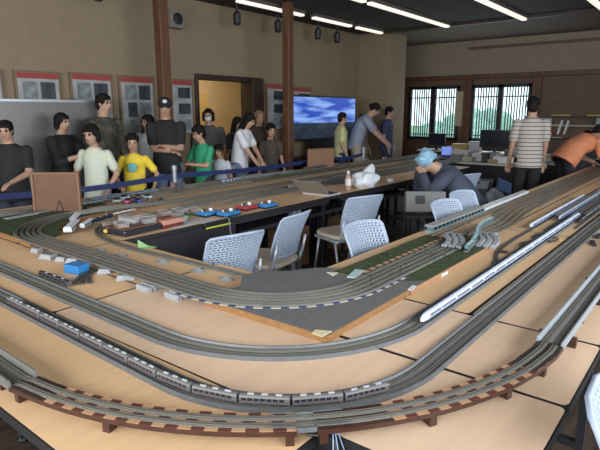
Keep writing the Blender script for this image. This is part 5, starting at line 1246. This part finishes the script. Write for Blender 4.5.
cl2 = [(8.75, 3.58, 'grey tool case at left end of nearest worktable', (.12, .12, .13)), (9.0, 3.30, 'small white carton behind the camera case', (.5, .5, .48)), (8.75, 2.95, 'brown carton before the white parts tray', (.30, .20, .12)), (9.0, 2.62, 'dark pouch at right end of nearest worktable', (.03, .03, .035)), (9.6, 3.95, 'orange-brown box left of the open carton', (.38, .20, .09)), (9.6, 3.12, 'white carton between the pale carton and black device', (.52, .52, .52)), (9.35, 2.45, 'tan box near the white plastic bag', (.36, .27, .17)), (11.2, 2.85, 'pale blue box on window table right of white carton', (.35, .42, .5)), (11.15, 4.72, 'grey box beside mustard yellow box', (.25, .25, .26)), (11.2, 1.55, 'white box on table below the shelf brackets', (.5, .5, .5))]
for i, (x, y, lb, c) in enumerate(cl2):
    t = thing('storage_box', lb, 'box', (x, y, .71)); d_ = (rr2.uniform(.1, .16), rr2.uniform(.12, .2), rr2.uniform(.05, .13)); a = R(rr2.uniform(-20, 20)); m_ = mat('box_colour_%d' % i, c, .6)
    MB().box((x, y, .71+d_[2]/2), d_, a).build('box_body', m_, t, bevel=.005); MB().box((x, y, .71+d_[2]+.005), (d_[0]+.008, d_[1]+.008, .012), a).build('lid', m_, t, bevel=.002)
crumple('plastic_bag', 'white plastic bag on worktable beside large monitor', 'bag', 9.42, 2.28, .71, (.14, .13, .08), MATS['bag_white'], 8)
crumple('cloth_pile', 'crumpled pale cloth below left window beside lilac screen', 'cloth', 9.35, 4.5-.05, .0, (.2, .16, .3), mat('cloth_pale', (.42, .46, .50), .8), 9)
# shelves on the far wall
t = thing('wall_shelf', 'long wooden wall shelves with white brackets, far right wall', 'shelf', (12.1, 2.6, .9))
for k, (z, c) in enumerate(((1.42, M_timberD), (1.24, mat('shelf_white', (.42, .38, .30), .5)), (.98, M_timberD))):
    MB().bb(12.0, 12.3, .8, 3.45, z, z+.028).build('shelf_board', c, t)
for y in (2.70, 2.58): MB().tube([(12.0, y, 1.36), (11.98, y+.06, 1.08)], .022, 6).build('bracket', M_white, t)
for y in (3.42, .85): MB().bb(12.02, 12.3, y-.015, y+.015, .72, 1.42).build('side_board', M_timberD, t)
for i, (y, z, d_, c, lb) in enumerate(((3.05, 1.27, (.02, .26, .14), (.34, .34, .34), 'grey notice on shelf right of striped man'), (1.98, 1.27, (.02, .22, .14), (.34, .36, .38), 'grey notice on shelf at right edge'), (2.75, 1.448, (.03, .36, .03), (.45, .36, .05), 'yellow strip on top shelf beside brackets'), (2.1, 1.448, (.03, .34, .03), (.45, .36, .05), 'yellow strip on top shelf at right edge'), (2.97, 1.008, (.08, .12, .10), (.45, .04, .06), 'red bag on the lower shelf'))):
    tag(MB().box((12.06, y, z+d_[2]/2), d_).build('shelf_item', mat('shelf_item_%d' % i, c, .6), bevel=.004), lb, 'shelf item')
a = ONX(461, 90, XW-.03); tag(MB().bb(XW-.035, XW-.02, a[1]-.12, a[1]+.12, 1.2, 2.0).build('wall_scroll', mat('cream_scroll', (.40, .33, .24), .7)), 'narrow cream wall strip between the two windows', 'wall hanging')
# clutter on the floor between the arms
x, y, z = 8.0, 2.95, 0
for i in range(4):
    t = thing('storage_crate', 'stacked grey crate behind grey chair, %s' % ['lowest', 'second from the floor', 'third from floor', 'topmost with white papers'][i], 'crate', (x, y, .13*i), 'stacked crates behind the grey chair')
    MB().box((x, y, .13*i+.0625), (.36, .46, .125), R(8*(i % 2)), taper=1.04).build('crate_body', (M_slabB, M_steel)[i % 2], t, bevel=.008)
    for s_ in (-1, 1): MB().box((x-.19, y+s_*.1, .13*i+.10), (.008, .08, .02), R(8*(i % 2))).build('handle', M_edge, t)
t = thing('blue_folding_panel', 'tilted blue folding tray between crates and striped man', 'tray', (8.25, 2.45, 0))
X = Matrix.Translation((8.25, 2.45, .36)) @ Matrix.Rotation(R(25), 4, 'Z') @ Matrix.Rotation(R(25), 4, 'X') @ Matrix.Rotation(R(-18), 4, 'Y')
MB().box((0, 0, 0), (.36, .52, .04), 0, xf=X).build('panel', mat('panel_blue', (.12, .22, .42), .5), t, bevel=.006); MB().box((8.25, 2.45, .12), (.3, .4, .20), R(25)).build('base_box', mat('panel_blue_dark', (.05, .09, .18), .6), t)
crumple('plastic_bag', 'large crumpled clear-white bag on floor behind tables', 'bag', 7.75, 2.55, .0, (.20, .20, .24), mat('bag_grey', (.34, .37, .42), .35), 12)
crumple('brown_bag', 'small brown cloth bag on floor beside grey chair', 'bag', 6.55, 1.95, .0, (.16, .14, .16), mat('bag_brown', (.16, .11, .06), .8), 14)
t = thing('carry_case', 'flat grey carry case propped before the bending person', 'case', (5.15, 2.40, .42))
A = Vector((4.98, 2.58)); B = Vector((5.24, 2.24)); ce = (A+B)/2; an = math.atan2(B.y-A.y, B.x-A.x)
X = Matrix.Translation((ce.x, ce.y, .60)) @ Matrix.Rotation(an, 4, 'Z') @ Matrix.Rotation(R(-10), 4, 'X')
MB().box((0, 0, 0), (.42, .10, .22), 0, xf=X).build('case_body', mat('case_grey', (.16, .16, .155), .6), t, bevel=.012)
MB().box((-.06, -.052, .02), (.10, .004, .09), 0, xf=X).box((.14, -.052, 0), (.03, .004, .08), 0, xf=X).build('dark_label', M_edge, t)
MB().tube([tuple(X @ Vector(v)) for v in ((-.06, 0, .11), (-.04, 0, .14), (.04, 0, .14), (.06, 0, .11))], .007, 8).build('handle', M_edge, t)
t = thing('low_stand', 'dark low stand carrying the grey carry case', 'stand', (ce.x, ce.y, 0))
MB().box((ce.x, ce.y, .46), (.44, .26, .03), an).build('top', M_dark, t)
for a in (-.18, .18):
    for b in (-.1, .1): q = Vector((ce.x, ce.y)) + Vector((math.cos(an)*a-math.sin(an)*b, math.sin(an)*a+math.cos(an)*b)); MB().bb(q.x-.012, q.x+.012, q.y-.012, q.y+.012, 0, .45).build('leg', M_dark, t)
M_olive = mat('olive_cloth', (.17, .12, .02), .9, 0, .4, 8)
for i, (x0, y0, x1, y1, lb) in enumerate(((4.55, 2.3, 6.6, 2.95, 'olive yellow mat on floor behind chairs'), (2.9, 1.8, 4.4, 2.9, 'olive yellow mat on floor under the chairs'))):
    tag(MB().prism(rounded(x0, x1, y0, y1, .05), .0005, .006).build('floor_mat', M_olive), lb, 'mat')
